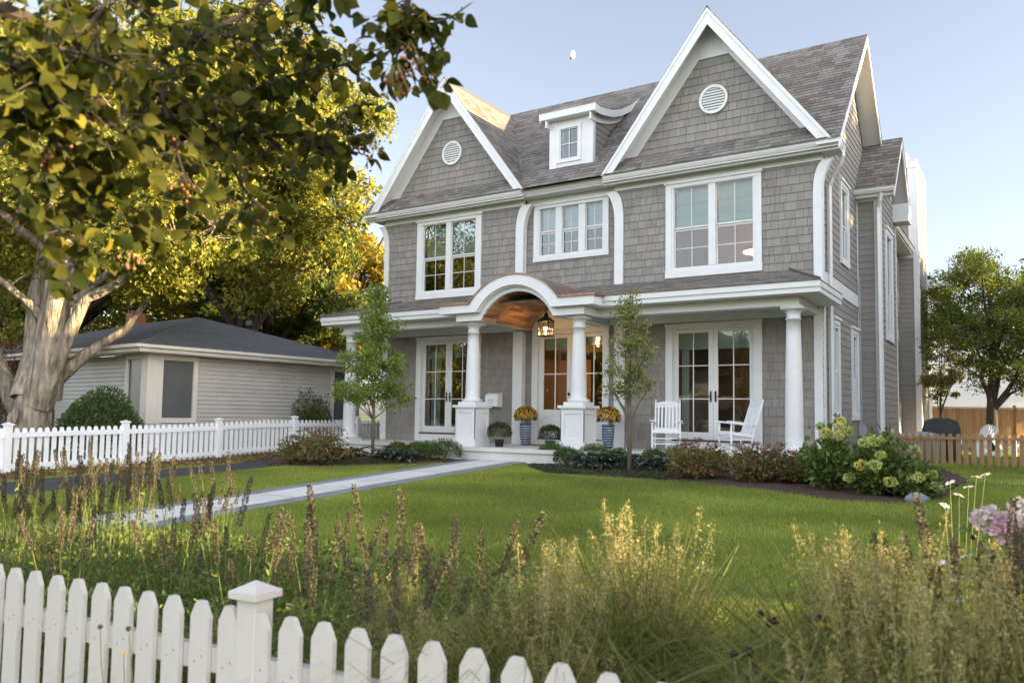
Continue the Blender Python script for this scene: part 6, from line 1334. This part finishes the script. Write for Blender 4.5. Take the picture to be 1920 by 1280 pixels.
# ============================================================ pear tree reaching in from the left, close to the camera
pt=thing('pear_tree','ornamental pear branches with heart-shaped leaves and brown berries hanging into the upper left','tree',(-.3,-17.6,-1.1)); rr=random.Random(9); rng=np.random.default_rng(9)
m=MB(); tk=[(-.3,-17.6,-1.15),(-.32,-17.6,.3),(-.3,-17.55,1.5),(-.2,-17.5,3.0),(-.1,-17.4,4.6)]; m.tube(tk,[.16,.13,.11,.08,.04],12); tr=m.build('trunk','bark',pt)
brs={k:[Vector(p) for p in v] for k,v in BR.items()}
m=MB(); links=[((-.3,-17.55,1.2),'A',.035),((-.31,-17.6,.7),'B',.03),((-.31,-17.6,1.0),'K',.02)]
R0={'A':.020,'A2':.009,'A3':.006,'B':.015,'B2':.007,'C':.008,'D':.008,'E':.011,'E2':.009,'H':.008,'I':.009,'J':.006,'K':.011,'F_':.008,'F2':.005,'F3':.004,'F4':.005,'F5':.005}
for k,v in brs.items():
    r=R0[k]; m.tube(v,[r*(1-.72*i/(len(v)-1)) for i in range(len(v))],7,cap=False)
for s,k,r in links: s=Vector(s); e=brs[k][0]; m.tube([s,s.lerp(e,.5)+Vector((0,0,.12)),e],[r,r*.8,R0[k]],8,cap=False)
for k,s in(('F_',(-.15,-17.45,3.4)),('F5',(-.15,-17.45,3.2))):
    s=Vector(s);e=brs[k][0]; m.tube([s,s.lerp(e,.22)+Vector((.05,.08,.16)),s.lerp(e,.45)+Vector((-.04,-.05,.33)),s.lerp(e,.68)+Vector((.05,.06,.28)),s.lerp(e,.86)+Vector((-.03,.02,.20)),e],[.028,.024,.019,.014,.011,R0[k]],8,cap=False)
# sub twigs and leaves
LP=[];LD=[]
dens={'A':1.15,'A2':1.1,'A3':1.0,'B':1.1,'B2':.7,'C':.75,'D':.55,'E':1.0,'E2':1.2,'H':.9,'I':1.3,'J':.8,'K':1.2,'F_':1.1,'F2':.7,'F3':.6,'F4':.3,'F5':1.0}
for k,v in brs.items():
    for a,b in zip(v,v[1:]):
        L=(b-a).length; n=max(1,int(L/.0095*dens[k]))
        for i in range(n):
            p=a.lerp(b,rr.random()); d=Vector((rr.uniform(-1,1),rr.uniform(-1,1),rr.uniform(-1,.7))).normalized(); l=rr.uniform(.03,.17) if k[0]!='F' else rr.uniform(.015,.05); q=p+d*l; m.tube([p,p.lerp(q,.5)+Vector((0,0,.006)),q],[.0028,.0022,.0016],4,cap=False)
            for j in range(rr.choice((2,3,3,4))): LP.append(tuple(q)); LD.append((d.x*.5+rr.uniform(-1,1),d.y*.5+rr.uniform(-1,1),rr.uniform(-1.3,.15)))
m.build('branches','bark_dark',pt)
# leaf template (x: width, y: length, z: normal)
rows=[0,.10,.28,.5,.72,.88,1.0]; wd=[.02,.24,.42,.42,.29,.12,.0]; T=[];TF=[]
for t_,w_ in zip(rows,wd):
    z=-.28*t_**2
    for s in(-1,0,1): T.append((s*w_*.92,t_,z+(.10*w_/.42 if s else 0)))
for i in range(len(rows)-1):
    for j in range(2): b=i*3+j; TF.append((b,b+1,b+4,b+3))
T=np.array(T);TF=np.array(TF); n=len(LP); P=np.array(LP); D=unit(np.array(LD)); nn=rng.normal(size=(n,3)); nn[:,2]+=.6; nn=unit(nn-D*np.sum(nn*D,1,keepdims=True)); s_=np.cross(D,nn); Ls=rng.uniform(.033,.062,n)*rng.uniform(.85,1.15,n)
pet=rng.uniform(.015,.035,n)[:,None]; base=P+D*pet
V=base[:,None,:]+Ls[:,None,None]*(T[None,:,0:1]*s_[:,None,:]+T[None,:,1:2]*D[:,None,:]+T[None,:,2:3]*nn[:,None,:]); F=(np.arange(n)*len(T))[:,None,None]+TF[None]
C=np.ones((n,len(TF),3)); C[:,:,0]=rng.uniform(.7,1.25,n)[:,None]; C[:,:,1]=rng.random(n)[:,None]; mi=np.repeat((rng.random(n)<.10).astype(int),len(TF))
mesh_np('leaves',V.reshape(-1,3),F.reshape(-1,4),C.reshape(-1,3),['leaf_pear','leaf_pear_yellow'],pt,midx=mi,smooth=True)
V=np.stack([P,P+D*pet+nn*.0012,P+D*pet-nn*.0012],1).reshape(-1,3); mesh_np('leaf_stalks',V,np.arange(3*n).reshape(n,3),np.ones((n,3)),'stem',pt)
for c in BERRY:
    m=MB(); st=MB()
    for i in range(rr.randint(7,16)):
        q=Vector(c)+Vector((rr.gauss(0,.022),rr.gauss(0,.022),rr.gauss(-.01,.02))); tn=rr.uniform(.4,1.7); m.blob(tuple(q),rr.uniform(.0042,.0062),8,6,col=(tn,tn*rr.uniform(.7,1.1),tn)); st.tube([Vector(c)+Vector((0,0,.045)),q],.0009,3,cap=False)
    o=m.build('berry_cluster','berry',pt,smooth=True); st.build('berry_stalks','stem_dry',o)
EXPO=2.15; SKY=.096; SOUTH_FILL=3.1
# ============================================================ camera, light, world
def set_cam():
    nX=Vector((-2350,68,1510)).normalized(); Yv=Vector((973,117,1510)); Yv=(Yv-nX*(Yv@nX)).normalized(); Xv=-nX; Zv=Xv.cross(Yv)
    col=lambda i: Vector((Xv[i],Yv[i],Zv[i]))
    r,d,f=col(0),col(1),col(2); M=Matrix(((r.x,-d.x,-f.x),(r.y,-d.y,-f.y),(r.z,-d.z,-f.z))).to_4x4(); M.translation=Vector((3.512,-17.086,.528))
    cd=bpy.data.cameras.new('camera'); cam=bpy.data.objects.new('camera',cd); COL.objects.link(cam); cam.matrix_world=M
    cd.sensor_width=36; cd.lens=1510/1920*36; cd.shift_y=40/1920; cd.clip_end=5000; cd.clip_start=.05
    cd.dof.use_dof=True; cd.dof.focus_distance=17.5; cd.dof.aperture_fstop=3.8
    S.camera=cam
set_cam()
ELEV,AZ=math.radians(9.3),math.radians(14)
sd=Vector((math.cos(ELEV)*math.cos(AZ),math.cos(ELEV)*math.sin(AZ),math.sin(ELEV)))
l=bpy.data.lights.new('sun','SUN'); l.energy=5; l.angle=math.radians(.6); l.color=(1,.76,.44); so=bpy.data.objects.new('sun',l); COL.objects.link(so); so.rotation_euler=sd.to_track_quat('Z','Y').to_euler(); so.location=(20,5,15)
w=bpy.data.worlds.new('World'); S.world=w; w.use_nodes=True; nt=w.node_tree; bg=nt.nodes['Background']
sk=nt.nodes.new('ShaderNodeTexSky'); sk.sky_type='NISHITA'; sk.sun_disc=False; sk.sun_elevation=ELEV; sk.sun_rotation=PI/2-AZ; sk.altitude=200; sk.air_density=1.0; sk.dust_density=1.6; sk.ozone_density=2.0
hs_=nt.nodes.new('ShaderNodeHueSaturation'); hs_.inputs['Saturation'].default_value=.52; nt.links.new(sk.outputs[0],hs_.inputs['Color'])
# added fill: sky behind the camera brightened and warmed to light the front
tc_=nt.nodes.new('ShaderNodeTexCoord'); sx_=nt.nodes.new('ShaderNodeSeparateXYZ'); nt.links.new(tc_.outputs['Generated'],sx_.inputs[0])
mr_=nt.nodes.new('ShaderNodeMapRange'); mr_.interpolation_type='SMOOTHSTEP'; mr_.inputs['From Min'].default_value=.25; mr_.inputs['From Max'].default_value=-.55; mr_.inputs['To Min'].default_value=1; mr_.inputs['To Max'].default_value=SOUTH_FILL; nt.links.new(sx_.outputs['Y'],mr_.inputs['Value'])
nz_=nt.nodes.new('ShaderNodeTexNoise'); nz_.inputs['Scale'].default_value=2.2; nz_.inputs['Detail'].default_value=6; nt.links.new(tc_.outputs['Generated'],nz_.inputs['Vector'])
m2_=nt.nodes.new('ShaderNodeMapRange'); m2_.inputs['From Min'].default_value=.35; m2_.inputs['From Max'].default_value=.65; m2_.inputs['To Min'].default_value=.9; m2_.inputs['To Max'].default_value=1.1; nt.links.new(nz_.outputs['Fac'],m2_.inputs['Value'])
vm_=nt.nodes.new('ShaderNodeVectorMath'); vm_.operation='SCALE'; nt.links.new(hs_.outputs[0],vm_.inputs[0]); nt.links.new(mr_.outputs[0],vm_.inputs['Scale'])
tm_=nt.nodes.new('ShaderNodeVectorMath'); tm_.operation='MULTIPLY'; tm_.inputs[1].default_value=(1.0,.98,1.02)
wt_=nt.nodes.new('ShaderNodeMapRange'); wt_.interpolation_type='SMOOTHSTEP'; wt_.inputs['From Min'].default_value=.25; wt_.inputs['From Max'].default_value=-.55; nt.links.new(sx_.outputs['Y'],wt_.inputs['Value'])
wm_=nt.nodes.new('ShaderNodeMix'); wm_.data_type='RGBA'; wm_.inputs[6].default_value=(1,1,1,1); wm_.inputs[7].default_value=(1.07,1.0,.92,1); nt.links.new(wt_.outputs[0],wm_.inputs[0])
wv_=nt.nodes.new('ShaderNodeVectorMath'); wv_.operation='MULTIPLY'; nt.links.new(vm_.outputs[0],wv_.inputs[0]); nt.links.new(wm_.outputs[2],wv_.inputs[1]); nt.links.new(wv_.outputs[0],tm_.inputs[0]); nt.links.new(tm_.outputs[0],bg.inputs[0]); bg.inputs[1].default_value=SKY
vs=S.view_settings; vs.view_transform='Standard'; vs.look='None'; vs.gamma=1; vs.exposure=EXPO; vs.use_curve_mapping=False
cy=S.cycles; cy.max_bounces=6; cy.diffuse_bounces=3; cy.glossy_bounces=3; cy.transmission_bounces=4; cy.transparent_max_bounces=10; cy.use_denoising=True; cy.sample_clamp_indirect=6; cy.caustics_reflective=False; cy.caustics_refractive=False
try: cy.denoiser='OPENIMAGEDENOISE'; cy.denoising_input_passes='RGB_ALBEDO_NORMAL'
except Exception: pass
